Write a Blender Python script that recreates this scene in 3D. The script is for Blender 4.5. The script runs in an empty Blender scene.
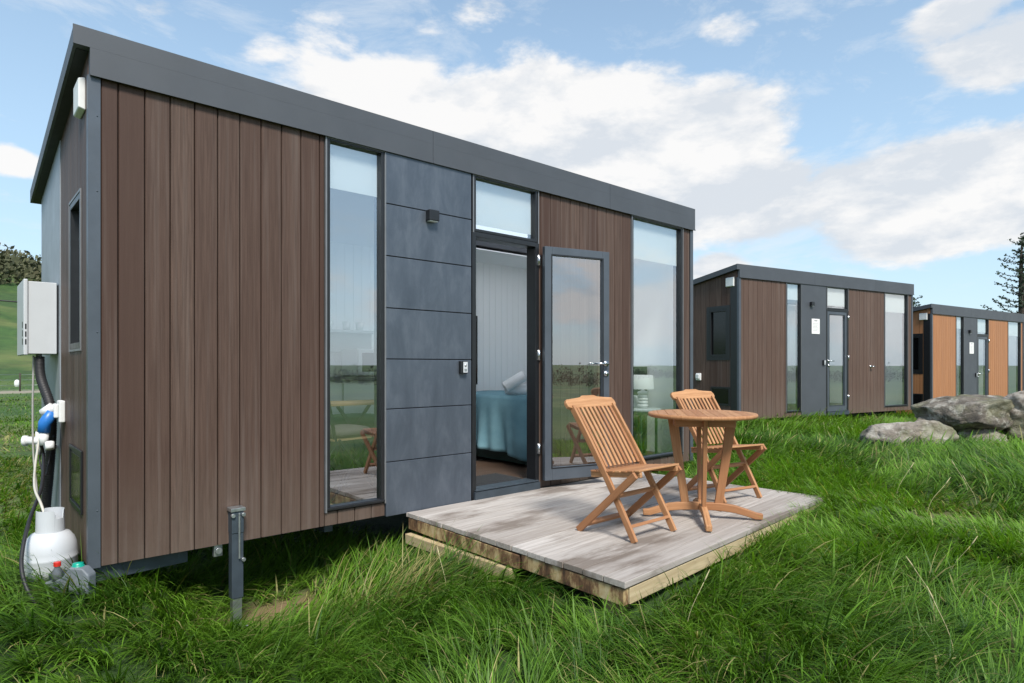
import bpy, bmesh, math, random
import numpy as np
from mathutils import Vector, Matrix
R = math.radians
random.seed(7); rng = np.random.default_rng(11)
S = bpy.context.scene
COL = S.collection
E = 1.6                      # eye height in world z

# ------------------------------------------------------------------ materials
def mat(name):
    m = bpy.data.materials.new(name); m.use_nodes = True
    nt = m.node_tree; b = nt.nodes['Principled BSDF']
    return m, nt, b
def N(nt, t, **kw):
    n = nt.nodes.new(t)
    for k, v in kw.items():
        if k.startswith('i_'):
            n.inputs[k[2:].replace('_', ' ')].default_value = v
        else: setattr(n, k, v)
    return n
def L(nt, a, b): nt.links.new(a, b)
def ramp(nt, fac, stops):
    r = N(nt, 'ShaderNodeValToRGB'); e = r.color_ramp.elements
    while len(e) < len(stops): e.new(0.5)
    for i, (p, c) in enumerate(stops):
        e[i].position = p; e[i].color = (*c, 1) if len(c) == 3 else c
    L(nt, fac, r.inputs[0]); return r.outputs[0]
def noise(nt, vec, scale, detail=4, rough=.55, dist=0):
    n = N(nt, 'ShaderNodeTexNoise'); n.inputs['Scale'].default_value = scale
    n.inputs['Detail'].default_value = detail; n.inputs['Roughness'].default_value = rough
    n.inputs['Distortion'].default_value = dist
    if vec is not None: L(nt, vec, n.inputs['Vector'])
    return n.outputs[0]
def mapping(nt, vec, sc):
    m = N(nt, 'ShaderNodeMapping'); m.inputs['Scale'].default_value = sc
    L(nt, vec, m.inputs[0]); return m.outputs[0]
def mixc(nt, fac, a, b, mode='MIX'):
    m = N(nt, 'ShaderNodeMix', data_type='RGBA', blend_type=mode)
    for s, v in ((0, fac), (6, a), (7, b)):
        if hasattr(v, 'links'): L(nt, v, m.inputs[s])
        elif s == 0: m.inputs[0].default_value = v
        else: m.inputs[s].default_value = (*v, 1)
    return m.outputs[2]
def mth(nt, op, a, b=None, c=None, clamp=False):
    m = N(nt, 'ShaderNodeMath', operation=op, use_clamp=clamp)
    for i, v in enumerate((a, b, c)):
        if v is None: continue
        if hasattr(v, 'links'): L(nt, v, m.inputs[i])
        else: m.inputs[i].default_value = v
    return m.outputs[0]
def bump(nt, b, h, strength=.3, dist=.002):
    n = N(nt, 'ShaderNodeBump'); n.inputs['Strength'].default_value = strength
    n.inputs['Distance'].default_value = dist
    L(nt, h, n.inputs['Height']); L(nt, n.outputs[0], b.inputs['Normal'])
def attr(nt, name):
    a = N(nt, 'ShaderNodeAttribute'); a.attribute_name = name; return a
def objc(nt): return N(nt, 'ShaderNodeTexCoord').outputs['Object']

def simple(name, col, rough=.5, metal=0, nscale=12, namt=.12, bmp=0, coat=0):
    m, nt, b = mat(name)
    v = objc(nt); n = noise(nt, v, nscale, 5)
    c = ramp(nt, n, [(.25, tuple(x*(1-namt) for x in col)), (.75, tuple(min(1, x*(1+namt)) for x in col))])
    L(nt, c, b.inputs['Base Color']); b.inputs['Metallic'].default_value = metal
    rr = N(nt, 'ShaderNodeMapRange'); rr.inputs[3].default_value = max(.02, rough-.08); rr.inputs[4].default_value = rough+.1
    L(nt, noise(nt, v, nscale*2.3, 3), rr.inputs[0]); L(nt, rr.outputs[0], b.inputs['Roughness'])
    if bmp: bump(nt, b, noise(nt, v, nscale*9, 4), bmp)
    if coat: b.inputs['Coat Weight'].default_value = coat
    return m

def wood(name, dark, light, tonecol, rough=.6, gs=(40, 40, 2.2), tone_amt=.5, bmp=.25, stain=None, grime=False):
    m, nt, b = mat(name)
    g = attr(nt, 'g').outputs['Vector']; t = attr(nt, 'tone').outputs['Fac']
    n = noise(nt, mapping(nt, g, gs), 1, 6, .6, .4)
    c = ramp(nt, n, [(.3, dark), (.68, light)])
    big = noise(nt, mapping(nt, g, (1.2, 1.2, .8)), 2, 3)
    c = mixc(nt, mth(nt, 'MULTIPLY', t, tone_amt), c, tonecol)
    c = mixc(nt, mth(nt, 'MULTIPLY', big, .35), c, tuple(x*.6 for x in light))
    if stain:
        s = noise(nt, mapping(nt, objc(nt), (.75, 2.6, 2)), 1.5, 6, .62)
        sf = ramp(nt, s, [(.50, (0, 0, 0)), (.63, (1, 1, 1))])
        c = mixc(nt, mth(nt, 'MULTIPLY', sf, .75), c, stain)
    if grime:
        v = objc(nt); z = N(nt, 'ShaderNodeSeparateXYZ'); L(nt, v, z.inputs[0])
        up = N(nt, 'ShaderNodeMapRange'); L(nt, z.outputs[2], up.inputs[0]); up.inputs[1].default_value = .55; up.inputs[2].default_value = 0.
        sp = noise(nt, mapping(nt, v, (9, 9, 5)), 1.5, 7, .7)
        c = mixc(nt, mth(nt, 'MULTIPLY', mth(nt, 'MULTIPLY', sp, up.outputs[0]), .55), c, (.15, .125, .10))
        rn = ramp(nt, noise(nt, mapping(nt, v, (26, 26, .55)), 1, 4, .6), [(.5, (0, 0, 0)), (.72, (1, 1, 1))])
        c = mixc(nt, mth(nt, 'MULTIPLY', rn, .35), c, (.17, .135, .118))
    L(nt, c, b.inputs['Base Color']); b.inputs['Roughness'].default_value = rough
    b.inputs['Specular IOR Level'].default_value = .22
    bump(nt, b, n, bmp, .0015)
    return m

M = {}
M['clad'] = wood('brown_composite_board', (.054, .034, .026), (.138, .090, .070), (.060, .032, .024), .54, (95, 95, 2.6), .95, .6, grime=True)
M['clad_red'] = wood('warm_brown_board', (.075, .046, .036), (.15, .096, .074), (.09, .054, .041), .52, (70, 70, 2.0), .6, .4, grime=True)
M['clad_orange'] = wood('orange_cedar_board', (.30, .125, .055), (.47, .22, .10), (.33, .16, .085), .5, (60, 60, 1.2), .5, .3)
M['teak'] = wood('oiled_teak', (.30, .140, .058), (.60, .33, .165), (.27, .105, .046), .5, (75, 75, 5), .75, .45)
M['deckwood'] = wood('weathered_grey_plank', (.31, .275, .245), (.63, .59, .55), (.20, .165, .14), .75, (55, 55, 2.2), .62, .8, stain=(.13, .10, .078))
M['joist_pale'] = wood('pale_sawn_timber', (.36, .27, .15), (.62, .52, .33), (.30, .18, .09), .75, (30, 30, 2), .35, .5)
# mottled deck end timber
def endwood():
    m, nt, b = mat('stained_end_timber')
    v = objc(nt)
    n = noise(nt, mapping(nt, v, (7, 7, 3)), 1.4, 6, .7)
    c = ramp(nt, n, [(.36, (.05, .028, .016)), (.47, (.16, .085, .04)), (.57, (.42, .31, .15)), (.68, (.50, .42, .26))])
    L(nt, c, b.inputs['Base Color']); b.inputs['Roughness'].default_value = .8
    bump(nt, b, n, .5, .004); return m
M['endwood'] = endwood()
M['fascia'] = simple('charcoal_flashing', (.064, .071, .083), .5, 0, 3, .10)
M['trim'] = simple('blue_grey_corner_trim', (.085, .10, .12), .4, .3, 5, .15)
M['trim_light'] = simple('grey_aluminium', (.20, .205, .215), .42, .4, 9, .1)
M['black'] = simple('black_powdercoat', (.012, .013, .015), .35, 0, 20, .2)
M['soffit'] = simple('dark_soffit', (.02, .02, .022), .6)
M['whitewall'] = simple('white_wall_lining', (.90, .90, .90), .55, 0, 3, .01)
M['white'] = simple('white_enamel', (.52, .54, .56), .35, 0, 8, .03)
M['offwhite'] = simple('offwhite_plastic', (.72, .73, .72), .45, 0, 14, .08)
M['greypanel2'] = simple('pale_grey_panel', (.27, .30, .33), .45, .2, 4, .12)
M['steel'] = simple('galvanised_steel', (.45, .47, .48), .35, .85, 30, .2)
M['chrome'] = simple('brushed_chrome', (.62, .63, .64), .22, 1, 30, .06)
M['rubber'] = simple('black_rubber_hose', (.016, .016, .018), .55, 0, 30, .2)
M['blue'] = simple('blue_plastic', (.02, .16, .50), .35, 0, 10, .1)
M['red'] = simple('red_plastic_cap', (.55, .02, .015), .35)
M['teal'] = simple('teal_plastic_cap', (.0, .28, .20), .35)
M['greyplastic'] = simple('grey_moulded_plastic', (.15, .17, .19), .5, 0, 10, .15)
M['darksteel'] = simple('dark_blue_grey_steel', (.045, .06, .075), .5, .2, 12, .2)
M['darkgreen'] = simple('dark_green_paint', (.012, .045, .038), .45, 0, 10, .15)
M['greenfabric'] = simple('dark_green_upholstery', (.02, .045, .03), .9, 0, 60, .3, .3)
M['cushion'] = simple('mauve_grey_cushion', (.13, .105, .11), .9, 0, 70, .15, .3)
M['tabletop'] = wood('pine_table_board', (.35, .22, .12), (.50, .34, .19), (.4, .3, .2), .5)
M['floor'] = wood('vinyl_floor_board', (.055, .035, .025), (.10, .065, .045), (.07, .045, .03), .4, (25, 25, 2))
M['ceramic'] = simple('white_ceramic', (.78, .78, .77), .25, 0, 8, .02)
M['towel'] = simple('white_towelling', (.82, .82, .82), .95, 0, 120, .06, .5)
M['stone_top'] = simple('dark_laminate', (.06, .065, .07), .35)
M['screen'] = simple('black_screen_glass', (.006, .006, .007), .12)
M['paper'] = simple('printed_paper', (.80, .80, .78), .7, 0, 6, .03)
M['ink'] = simple('grey_ink', (.35, .35, .36), .8)
M['mat_floor'] = simple('dark_door_mat', (.03, .033, .036), .95, 0, 150, .5, .6)
M['bark'] = simple('dark_bark', (.05, .04, .032), .9, 0, 30, .35, .6)
M['leaf_dark'] = simple('conifer_needles', (.022, .045, .020), .7, 0, 6, .35)
M['brownfab'] = simple('rust_brown_cushion', (.25, .12, .07), .9, 0, 60, .15)

def lampshade():
    m, nt, b = mat('white_linen_shade'); b.inputs['Base Color'].default_value = (.82, .82, .82, 1)
    b.inputs['Roughness'].default_value = .9
    b.inputs['Transmission Weight'].default_value = 0
    n = noise(nt, objc(nt), 180, 2); bump(nt, b, n, .3)
    return m
M['shade'] = lampshade()

def blindmat():
    m, nt, b = mat('white_roller_blind')
    out = nt.nodes['Material Output']
    b.inputs['Base Color'].default_value = (.88, .88, .88, 1); b.inputs['Roughness'].default_value = .9
    tr = N(nt, 'ShaderNodeBsdfTranslucent'); tr.inputs[0].default_value = (.8, .8, .8, 1)
    mx = N(nt, 'ShaderNodeMixShader'); mx.inputs[0].default_value = .25
    bump(nt, b, noise(nt, objc(nt), 200, 2), .2)
    L(nt, b.outputs[0], mx.inputs[1]); L(nt, tr.outputs[0], mx.inputs[2]); L(nt, mx.outputs[0], out.inputs[0]); return m
M['blind'] = blindmat()

def opalmat():
    m, nt, b = mat('added_skylight_opal'); out = nt.nodes['Material Output']
    b.inputs['Base Color'].default_value = (.8, .8, .8, 1); b.inputs['Roughness'].default_value = .4
    tr = N(nt, 'ShaderNodeBsdfTranslucent'); tr.inputs[0].default_value = (.95, .96, .97, 1)
    mx = N(nt, 'ShaderNodeMixShader'); mx.inputs[0].default_value = .88
    bump(nt, b, noise(nt, objc(nt), 30, 2), .1)
    L(nt, b.outputs[0], mx.inputs[1]); L(nt, tr.outputs[0], mx.inputs[2]); L(nt, mx.outputs[0], out.inputs[0]); return m
M['opal'] = opalmat()  # translucent sheet for the roof panels added to light the rooms
def metalpanel():
    m, nt, b = mat('blue_grey_metal_panel')
    v = objc(nt)
    n = noise(nt, mapping(nt, v, (5, 5, 1.6)), 1.6, 9, .72, .3)
    c = ramp(nt, n, [(.25, (.070, .086, .110)), (.5, (.095, .114, .142)), (.78, (.15, .172, .205))])
    L(nt, c, b.inputs['Base Color']); b.inputs['Metallic'].default_value = .45
    rr = N(nt, 'ShaderNodeMapRange'); rr.inputs[3].default_value = .3; rr.inputs[4].default_value = .55
    L(nt, n, rr.inputs[0]); L(nt, rr.outputs[0], b.inputs['Roughness'])
    bump(nt, b, noise(nt, v, 3.5, 2), .25, .01)
    return m
M['panel'] = metalpanel()

def glassmat(name, base, tint):
    m, nt, b = mat(name); nt.nodes.remove(b)
    out = nt.nodes['Material Output']
    f = N(nt, 'ShaderNodeFresnel'); f.inputs[0].default_value = 1.5
    k = mth(nt, 'MULTIPLY_ADD', f.outputs[0], 1.0, base, clamp=True)
    geo = N(nt, 'ShaderNodeNewGeometry')   # coated outer face reflects, the inner face of the pane hardly does
    k = mth(nt, 'MULTIPLY', k, mth(nt, 'SUBTRACT', 1, geo.outputs['Backfacing']))
    tr = N(nt, 'ShaderNodeBsdfTransparent'); tr.inputs[0].default_value = (*tint, 1)
    gl = N(nt, 'ShaderNodeBsdfGlossy'); gl.inputs['Roughness'].default_value = .0
    gl.inputs[0].default_value = (.93, .96, 1, 1)
    nb = N(nt, 'ShaderNodeBump'); nb.inputs['Strength'].default_value = .015; nb.inputs['Distance'].default_value = .01
    L(nt, noise(nt, objc(nt), 1.6, 1), nb.inputs['Height']); L(nt, nb.outputs[0], gl.inputs['Normal'])
    mx = N(nt, 'ShaderNodeMixShader'); L(nt, k, mx.inputs[0]); L(nt, tr.outputs[0], mx.inputs[1]); L(nt, gl.outputs[0], mx.inputs[2])
    L(nt, mx.outputs[0], out.inputs[0]); return m
M['glass'] = glassmat('window_glass', .33, (.94, .97, .965))

def clothmat():
    m, nt, b = mat('teal_bedcover')
    v = objc(nt); n = noise(nt, v, 5, 5)
    c = ramp(nt, n, [(.3, (.14, .29, .35)), (.7, (.20, .37, .43))])
    L(nt, c, b.inputs['Base Color']); b.inputs['Roughness'].default_value = .9
    bump(nt, b, noise(nt, v, 40, 5), .3, .004); return m
M['teal_cloth'] = clothmat()

def rockmat(name, a, bcol, lich):
    m, nt, b = mat(name)
    v = objc(nt)
    n1 = noise(nt, mapping(nt, v, (1, 1.3, 3)), 2.6, 8, .68, .5)
    c = ramp(nt, n1, [(.3, a), (.5, bcol), (.72, lich)])
    n2 = noise(nt, v, 5, 6, .7)
    f2 = ramp(nt, n2, [(.52, (0, 0, 0)), (.60, (1, 1, 1))])
    c = mixc(nt, mth(nt, 'MULTIPLY', f2, .55), c, (.50, .48, .42))
    geo = N(nt, 'ShaderNodeNewGeometry'); n3 = noise(nt, v, 3, 5)
    moss = ramp(nt, n3, [(.46, (0, 0, 0)), (.58, (1, 1, 1))])
    c = mixc(nt, mth(nt, 'MULTIPLY', moss, .5), c, (.13, .135, .055))
    L(nt, c, b.inputs['Base Color']); b.inputs['Roughness'].default_value = .92
    hh = mth(nt, 'ADD', noise(nt, v, 9, 8, .7), mth(nt, 'MULTIPLY', n1, 1.4))
    bump(nt, b, hh, .9, .05); return m
M['rock'] = rockmat('lichen_stone', (.085, .07, .055), (.25, .215, .175), (.50, .47, .42))
M['rock_dark'] = rockmat('mossy_dark_stone', (.04, .034, .028), (.14, .12, .095), (.32, .29, .25))

def groundmat():
    m, nt, b = mat('pasture_ground')
    v = objc(nt)
    n = noise(nt, v, 1.1, 8, .65); n2 = noise(nt, v, .09, 4); n3 = noise(nt, v, .035, 3)
    c = ramp(nt, n, [(.3, (.018, .040, .007)), (.55, (.035, .080, .012)), (.75, (.065, .115, .02))])
    f = ramp(nt, n2, [(.47, (0, 0, 0)), (.62, (1, 1, 1))])
    c = mixc(nt, mth(nt, 'MULTIPLY', f, .55), c, (.19, .19, .06))
    f3 = ramp(nt, n3, [(.45, (0, 0, 0)), (.6, (1, 1, 1))])
    c = mixc(nt, mth(nt, 'MULTIPLY', f3, .4), c, (.05, .13, .02))
    d = attr(nt, 'dirt').outputs['Fac']
    c = mixc(nt, d, c, mixc(nt, n, (.10, .065, .035), (.30, .20, .11)))
    # gravel track beyond the field
    tr = attr(nt, 'track').outputs['Fac']
    c = mixc(nt, tr, c, (.30, .26, .20))
    L(nt, c, b.inputs['Base Color']); b.inputs['Roughness'].default_value = .95
    bump(nt, b, noise(nt, v, 6, 8, .7), .8, .06); return m
M['ground'] = groundmat()

def grassmat():
    m, nt, b = mat('grass_blades')
    out = nt.nodes['Material Output']
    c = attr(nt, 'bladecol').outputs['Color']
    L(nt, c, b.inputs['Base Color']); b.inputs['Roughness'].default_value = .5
    b.inputs['Specular IOR Level'].default_value = .3
    tr = N(nt, 'ShaderNodeBsdfTranslucent')
    tc = mixc(nt, 1, c, (1.25, 1.35, .5), 'MULTIPLY'); L(nt, tc, tr.inputs[0])
    mx = N(nt, 'ShaderNodeMixShader'); mx.inputs[0].default_value = .34
    L(nt, b.outputs[0], mx.inputs[1]); L(nt, tr.outputs[0], mx.inputs[2]); L(nt, mx.outputs[0], out.inputs[0])
    return m
M['grass'] = grassmat()
def leafmat():
    m, nt, b = mat('bush_foliage')
    n = noise(nt, objc(nt), .25, 4); n2 = noise(nt, objc(nt), 1.7, 4)
    c = ramp(nt, n, [(.35, (.06, .066, .032)), (.5, (.09, .094, .045)), (.65, (.125, .11, .06))])
    c = mixc(nt, .5, c, ramp(nt, n2, [(.3, (.018, .024, .010)), (.7, (.10, .11, .05))]))
    L(nt, c, b.inputs['Base Color']); b.inputs['Roughness'].default_value = .9
    return m
M['bush'] = leafmat()

# ------------------------------------------------------------------ mesh builder
class MB:
    def __init__(s): s.v = []; s.f = []; s.g = []; s.t = []; s.smooth = []; s.starts = []
    def piece(s, verts, faces, g=None, tone=None, smooth=False):
        s.starts.append((len(s.v), len(s.f)))
        o = len(s.v); s.v += [tuple(p) for p in verts]
        s.f += [tuple(i+o for i in f) for f in faces]; s.smooth += [smooth]*len(faces)
        off = Vector((random.random()*9, random.random()*9, random.random()*9))
        s.g += [tuple(Vector(p)+off) for p in (g if g else verts)]
        s.t += [random.random() if tone is None else tone]*len(verts)
        return s
    def box(s, a, b, along=0, tone=None):
        x0, y0, z0 = a; x1, y1, z1 = b
        vs = [(x0,y0,z0),(x1,y0,z0),(x1,y1,z0),(x0,y1,z0),(x0,y0,z1),(x1,y0,z1),(x1,y1,z1),(x0,y1,z1)]
        o = [(1,2,0),(0,2,1),(0,1,2)][along]
        return s.piece(vs, [(0,3,2,1),(4,5,6,7),(0,1,5,4),(1,2,6,5),(2,3,7,6),(3,0,4,7)], [tuple(p[k] for k in o) for p in vs], tone)
    def prism(s, poly, axis, a, b, along=None, tone=None):
        """poly = list of 2D points, extruded along axis ('x','y','z') from a to b"""
        def P(p, h): return {'x': (h, p[0], p[1]), 'y': (p[0], h, p[1]), 'z': (p[0], p[1], h)}[axis]
        n = len(poly); vs = [P(p, a) for p in poly]+[P(p, b) for p in poly]
        area = sum(poly[i][0]*poly[(i+1) % n][1]-poly[(i+1) % n][0]*poly[i][1] for i in range(n))
        flip = (area < 0) ^ (axis == 'y') ^ (b < a)
        fs = [tuple(range(n))[::-1], tuple(range(n, 2*n))]+[(i, (i+1) % n, n+(i+1) % n, n+i) for i in range(n)]
        if flip: fs = [f[::-1] for f in fs]
        o = {'x': (1,2,0), 'y': (0,2,1), 'z': (0,1,2), None: (0,1,2)}[along]
        return s.piece(vs, fs, [tuple(p[k] for k in o) for p in vs], tone)
    def beam(s, p0, p1, w, h, side=(1,0,0), tone=None):
        p0 = Vector(p0); p1 = Vector(p1); d = (p1-p0).normalized(); sd = Vector(side)
        sd = (sd-d*sd.dot(d)).normalized(); up = sd.cross(d).normalized(); ln = (p1-p0).length
        vs = []; g = []
        for q, l in ((p0, 0), (p1, ln)):
            for a, b in ((-1,-1),(1,-1),(1,1),(-1,1)):
                vs.append(q+sd*a*w/2+up*b*h/2); g.append((a*w/2, b*h/2, l))
        return s.piece(vs, [(0,1,2,3),(7,6,5,4),(0,4,5,1),(1,5,6,2),(2,6,7,3),(3,7,4,0)], g, tone)
    def sweep(s, pts, w, h, side=(1,0,0), tone=None):
        """rectangular section swept through points lying in a plane perpendicular to side"""
        sd = Vector(side).normalized(); vs = []; g = []; l = 0; pts = [Vector(p) for p in pts]
        for i, p in enumerate(pts):
            d = (pts[min(i+1, len(pts)-1)]-pts[max(i-1, 0)]).normalized(); up = sd.cross(d).normalized()
            if i: l += (p-pts[i-1]).length
            hh = h[i] if isinstance(h, (list, tuple)) else h
            for a, b in ((-1,-1),(1,-1),(1,1),(-1,1)):
                vs.append(p+sd*a*w/2+up*b*hh/2); g.append((a*w/2, b*hh/2, l))
        fs = [(0,1,2,3)]; n = len(pts)
        for i in range(n-1):
            for k in range(4): fs.append((4*i+k, 4*i+4+k, 4*i+4+(k+1) % 4, 4*i+(k+1) % 4))
        fs.append(tuple(4*(n-1)+k for k in (3,2,1,0)))
        return s.piece(vs, fs, g, tone)
    def tube(s, pts, r, n=10, smooth=True, cap=True):
        pts = [Vector(p) for p in pts]; vs = []; prev = Vector((.31,.2,.93))
        for i, p in enumerate(pts):
            d = (pts[min(i+1, len(pts)-1)]-pts[max(i-1, 0)]).normalized()
            a = (prev-d*prev.dot(d)).normalized(); prev = a; b = d.cross(a)
            rr = r[i] if isinstance(r, (list, tuple)) else r
            for k in range(n):
                t = 2*math.pi*k/n; vs.append(p+(a*math.cos(t)+b*math.sin(t))*rr)
        fs = []
        for i in range(len(pts)-1):
            for k in range(n): fs.append((i*n+k, i*n+(k+1) % n, (i+1)*n+(k+1) % n, (i+1)*n+k))
        if cap: fs += [tuple(range(n))[::-1], tuple((len(pts)-1)*n+k for k in range(n))]
        return s.piece(vs, fs, smooth=smooth)
    def lathe(s, prof, c=(0,0,0), n=40, smooth=True):
        vs = [(c[0]+r*math.cos(2*math.pi*k/n), c[1]+r*math.sin(2*math.pi*k/n), c[2]+z) for r, z in prof for k in range(n)]
        fs = [(i*n+k, i*n+(k+1) % n, (i+1)*n+(k+1) % n, (i+1)*n+k) for i in range(len(prof)-1) for k in range(n)]
        return s.piece(vs, fs, smooth=smooth)
    def build_each(s, name, m, parent=None, bevel=0, seg=2):
        out = []; st = s.starts+[(len(s.v), len(s.f))]
        for (v0, f0), (v1, f1) in zip(st, st[1:]):
            q = MB(); q.v = s.v[v0:v1]; q.g = s.g[v0:v1]; q.t = s.t[v0:v1]; q.smooth = s.smooth[f0:f1]
            q.f = [tuple(i-v0 for i in f) for f in s.f[f0:f1]]; out.append(q.build(name, m, parent, bevel, seg))
        return out
    def build(s, name, m, parent=None, bevel=0, seg=2, sub=0):
        me = bpy.data.meshes.new(name); me.from_pydata(s.v, [], s.f); me.update()
        me.polygons.foreach_set('use_smooth', s.smooth)
        a = me.attributes.new('g', 'FLOAT_VECTOR', 'POINT'); a.data.foreach_set('vector', np.array(s.g, 'f').ravel())
        a = me.attributes.new('tone', 'FLOAT', 'POINT'); a.data.foreach_set('value', np.array(s.t, 'f'))
        me.materials.append(M[m] if isinstance(m, str) else m)
        o = bpy.data.objects.new(name, me); COL.objects.link(o)
        if parent: o.parent = parent
        if bevel:
            b = o.modifiers.new('bevel', 'BEVEL'); b.width = bevel; b.segments = seg; b.limit_method = 'ANGLE'; b.angle_limit = R(35)
            me.polygons.foreach_set('use_smooth', [True]*len(me.polygons))
            b.harden_normals = False
            w = o.modifiers.new('wn', 'WEIGHTED_NORMAL'); w.keep_sharp = True
        if sub:
            b = o.modifiers.new('sub', 'SUBSURF'); b.levels = sub; b.render_levels = sub
        return o
def tag(o, label=None, cat=None, group=None, kind=None):
    for k, v in (('label', label), ('category', cat), ('group', group), ('kind', kind)):
        if v: o[k] = v
    return o
def empty(name, loc, rz=0, label=None, cat=None, group=None):
    o = bpy.data.objects.new(name, None); COL.objects.link(o); o.empty_display_size = .2
    o.location = loc; o.rotation_euler = (0, 0, rz); return tag(o, label, cat, group)
def curve_pts(pts, n=8):
    P = [Vector(p) for p in pts]; P = [P[0]*2-P[1]]+P+[P[-1]*2-P[-2]]; out = []
    for i in range(1, len(P)-2):
        a, b, c, d = P[i-1:i+3]
        for k in range(n):
            t = k/n
            out.append(.5*((2*b)+(c-a)*t+(2*a-5*b+4*c-d)*t*t+(3*b-a-3*c+d)*t**3))
    out.append(P[-2]); return out
def clip(poly, nx, ny, c):
    """keep nx*x+ny*y <= c"""
    out = []
    for i in range(len(poly)):
        p, q = poly[i], poly[(i+1) % len(poly)]
        dp = nx*p[0]+ny*p[1]-c; dq = nx*q[0]+ny*q[1]-c
        if dp <= 0: out.append(p)
        if dp*dq < 0:
            t = dp/(dp-dq); out.append((p[0]+t*(q[0]-p[0]), p[1]+t*(q[1]-p[1])))
    return out

# ------------------------------------------------------------------ numpy value noise
def vnoise(x, y, seed=0):
    xi = np.floor(x).astype(np.int64); yi = np.floor(y).astype(np.int64); xf = x-xi; yf = y-yi
    def h(a, b):
        n = (a*374761393+b*668265263+seed*1442695041) & 0xffffffff
        n = ((n ^ (n >> 13))*1274126177) & 0xffffffff
        return ((n ^ (n >> 16)) & 0xffff)/65535.
    u = xf*xf*(3-2*xf); v = yf*yf*(3-2*yf)
    return (h(xi, yi)*(1-u)+h(xi+1, yi)*u)*(1-v)+(h(xi, yi+1)*(1-u)+h(xi+1, yi+1)*u)*v
def fbm(x, y, seed=0, o=4):
    s = 0; a = 1; t = 0
    for i in range(o):
        s = s+a*vnoise(x*2**i+17*i, y*2**i-9*i, seed+i); t += a; a *= .5
    return s/t

# ------------------------------------------------------------------ terrain
CP = np.array([(1.28,3.9,-1.68),(.6,3.3,-1.46),(.36,4.15,-1.17),(.3,3.75,-1.25),(.5,3.9,-1.20),(-.6,4.5,-1.32),(1.0,5.2,-1.5),(3.0,5,-1.5),
 (2.48,1.95,-1.24),(3.1,1.7,-1.22),(2.4,3.0,-1.34),(2.4,3.9,-1.52),(2.0,2.4,-1.34),(1.6,1.6,-1.5),(3.9,1.8,-1.20),(3.3,1.0,-1.32),(5.4,2.1,-1.13),(5.5,3.4,-1.20),
 (4.4,3.5,-1.35),(5.6,1.0,-1.18),(6.5,2.5,-1.14),(7.5,1.5,-1.12),(9.9,2.9,-1.12),(8,4.5,-1.12),(10.7,5.84,-1.05),(13,5.7,-1.06),(15.6,5.0,-1.10),(14,4.6,-1.2),(12,2.5,-1.15),(18.2,4.8,-1.40),(21,5,-1.5),
 (6.5,6,-1.3),(3,8,-1.45),(-6,10,-1.40),(-5,20,-1.35),(0,0,-1.62),(-4,-4,-1.8),(5,-5,-1.7),(10,-4,-1.6),(-3,3,-1.45),(0,8,-1.35),(20,-5,-1.9),(0,30,-1.3),(20,20,-1.6),(-15,10,-1.4)], float)
def ground_h(X, Y):
    X = np.asarray(X, float); Y = np.asarray(Y, float)
    num = 0; den = 0
    for cx, cy, cz in CP:
        w = 1/((X-cx)**2+(Y-cy)**2+.12)**1.7; num = num+w*cz; den = den+w
    z = num/den
    r = np.hypot(X, Y)
    far = np.clip((r-15)/30, 0, 1); z = z*(1-far)+(-1.45)*far
    z = z+(fbm(X*1.1, Y*1.1, 3, 3)-.5)*.16*np.clip(1-r/60, .2, 1)
    # hill behind the first cabin, rising from the track
    t = np.clip((Y-46)/90, 0, 1); t = t*t*(3-2*t)
    side = np.exp(-((X+8)/85.)**2)
    z = z+side*t*13.5+side*np.clip((Y-125)/60, 0, 1)*12
    z = z+(fbm(X/22, Y/22, 9, 3)-.5)*3*np.clip((Y-45)/60, 0, 1)*side
    # ground behind the viewer falls away to a valley, low far hills
    d = np.clip((-Y-12)/80, 0, 1); z = z-d*7
    z = z+np.clip((-Y-300)/500, 0, 1)*(3+9*fbm(X/260, Y/260, 5, 3))
    return z+E
def sinhgrid(n, rng_, a):
    t = np.linspace(-1, 1, n); k = math.asinh(rng_/a); return a*np.sinh(k*t)
NG = 420
gx = sinhgrid(NG, 2500, 1.6)+4; gy = sinhgrid(NG, 2500, 1.6)+3
GX, GY = np.meshgrid(gx, gy, indexing='ij'); GZ = ground_h(GX, GY)
me = bpy.data.meshes.new('ground'); nv = NG*NG
me.vertices.add(nv); me.vertices.foreach_set('co', np.stack([GX, GY, GZ], -1).astype('f').ravel())
ii = np.arange(NG-1)[:, None]*NG+np.arange(NG-1)[None, :]; ii = ii.ravel()
q = np.stack([ii, ii+NG, ii+NG+1, ii+1], -1).astype(np.int32); nf = len(q)
me.loops.add(nf*4); me.loops.foreach_set('vertex_index', q.ravel())
me.polygons.add(nf); me.polygons.foreach_set('loop_start', np.arange(nf, dtype=np.int32)*4)
me.polygons.foreach_set('use_smooth', np.ones(nf, bool)); me.update()
def dirt_f(X, Y):
    a = np.exp(-(((X-1.5)/.34)**2+((Y-4.02)/.20)**2))
    b = .5*np.exp(-(((X-5.9)/.5)**2+((Y-1.35)/.3)**2))
    return np.clip((a+b)*1.5*(.5+fbm(X*4, Y*4, 21, 3)), 0, 1)
def track_f(X, Y):
    c = 44+3*np.sin(X/17)
    return np.clip(1.6-np.abs(Y-c)/2.2, 0, 1)*(fbm(X/3, Y/1.2, 31, 3) > .40)*.9
a = me.attributes.new('dirt', 'FLOAT', 'POINT'); a.data.foreach_set('value', dirt_f(GX, GY).astype('f').ravel())
a = me.attributes.new('track', 'FLOAT', 'POINT'); a.data.foreach_set('value', track_f(GX, GY).astype('f').ravel())
me.materials.append(M['ground']); o = bpy.data.objects.new('ground', me); COL.objects.link(o); tag(o, kind='structure')

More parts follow.
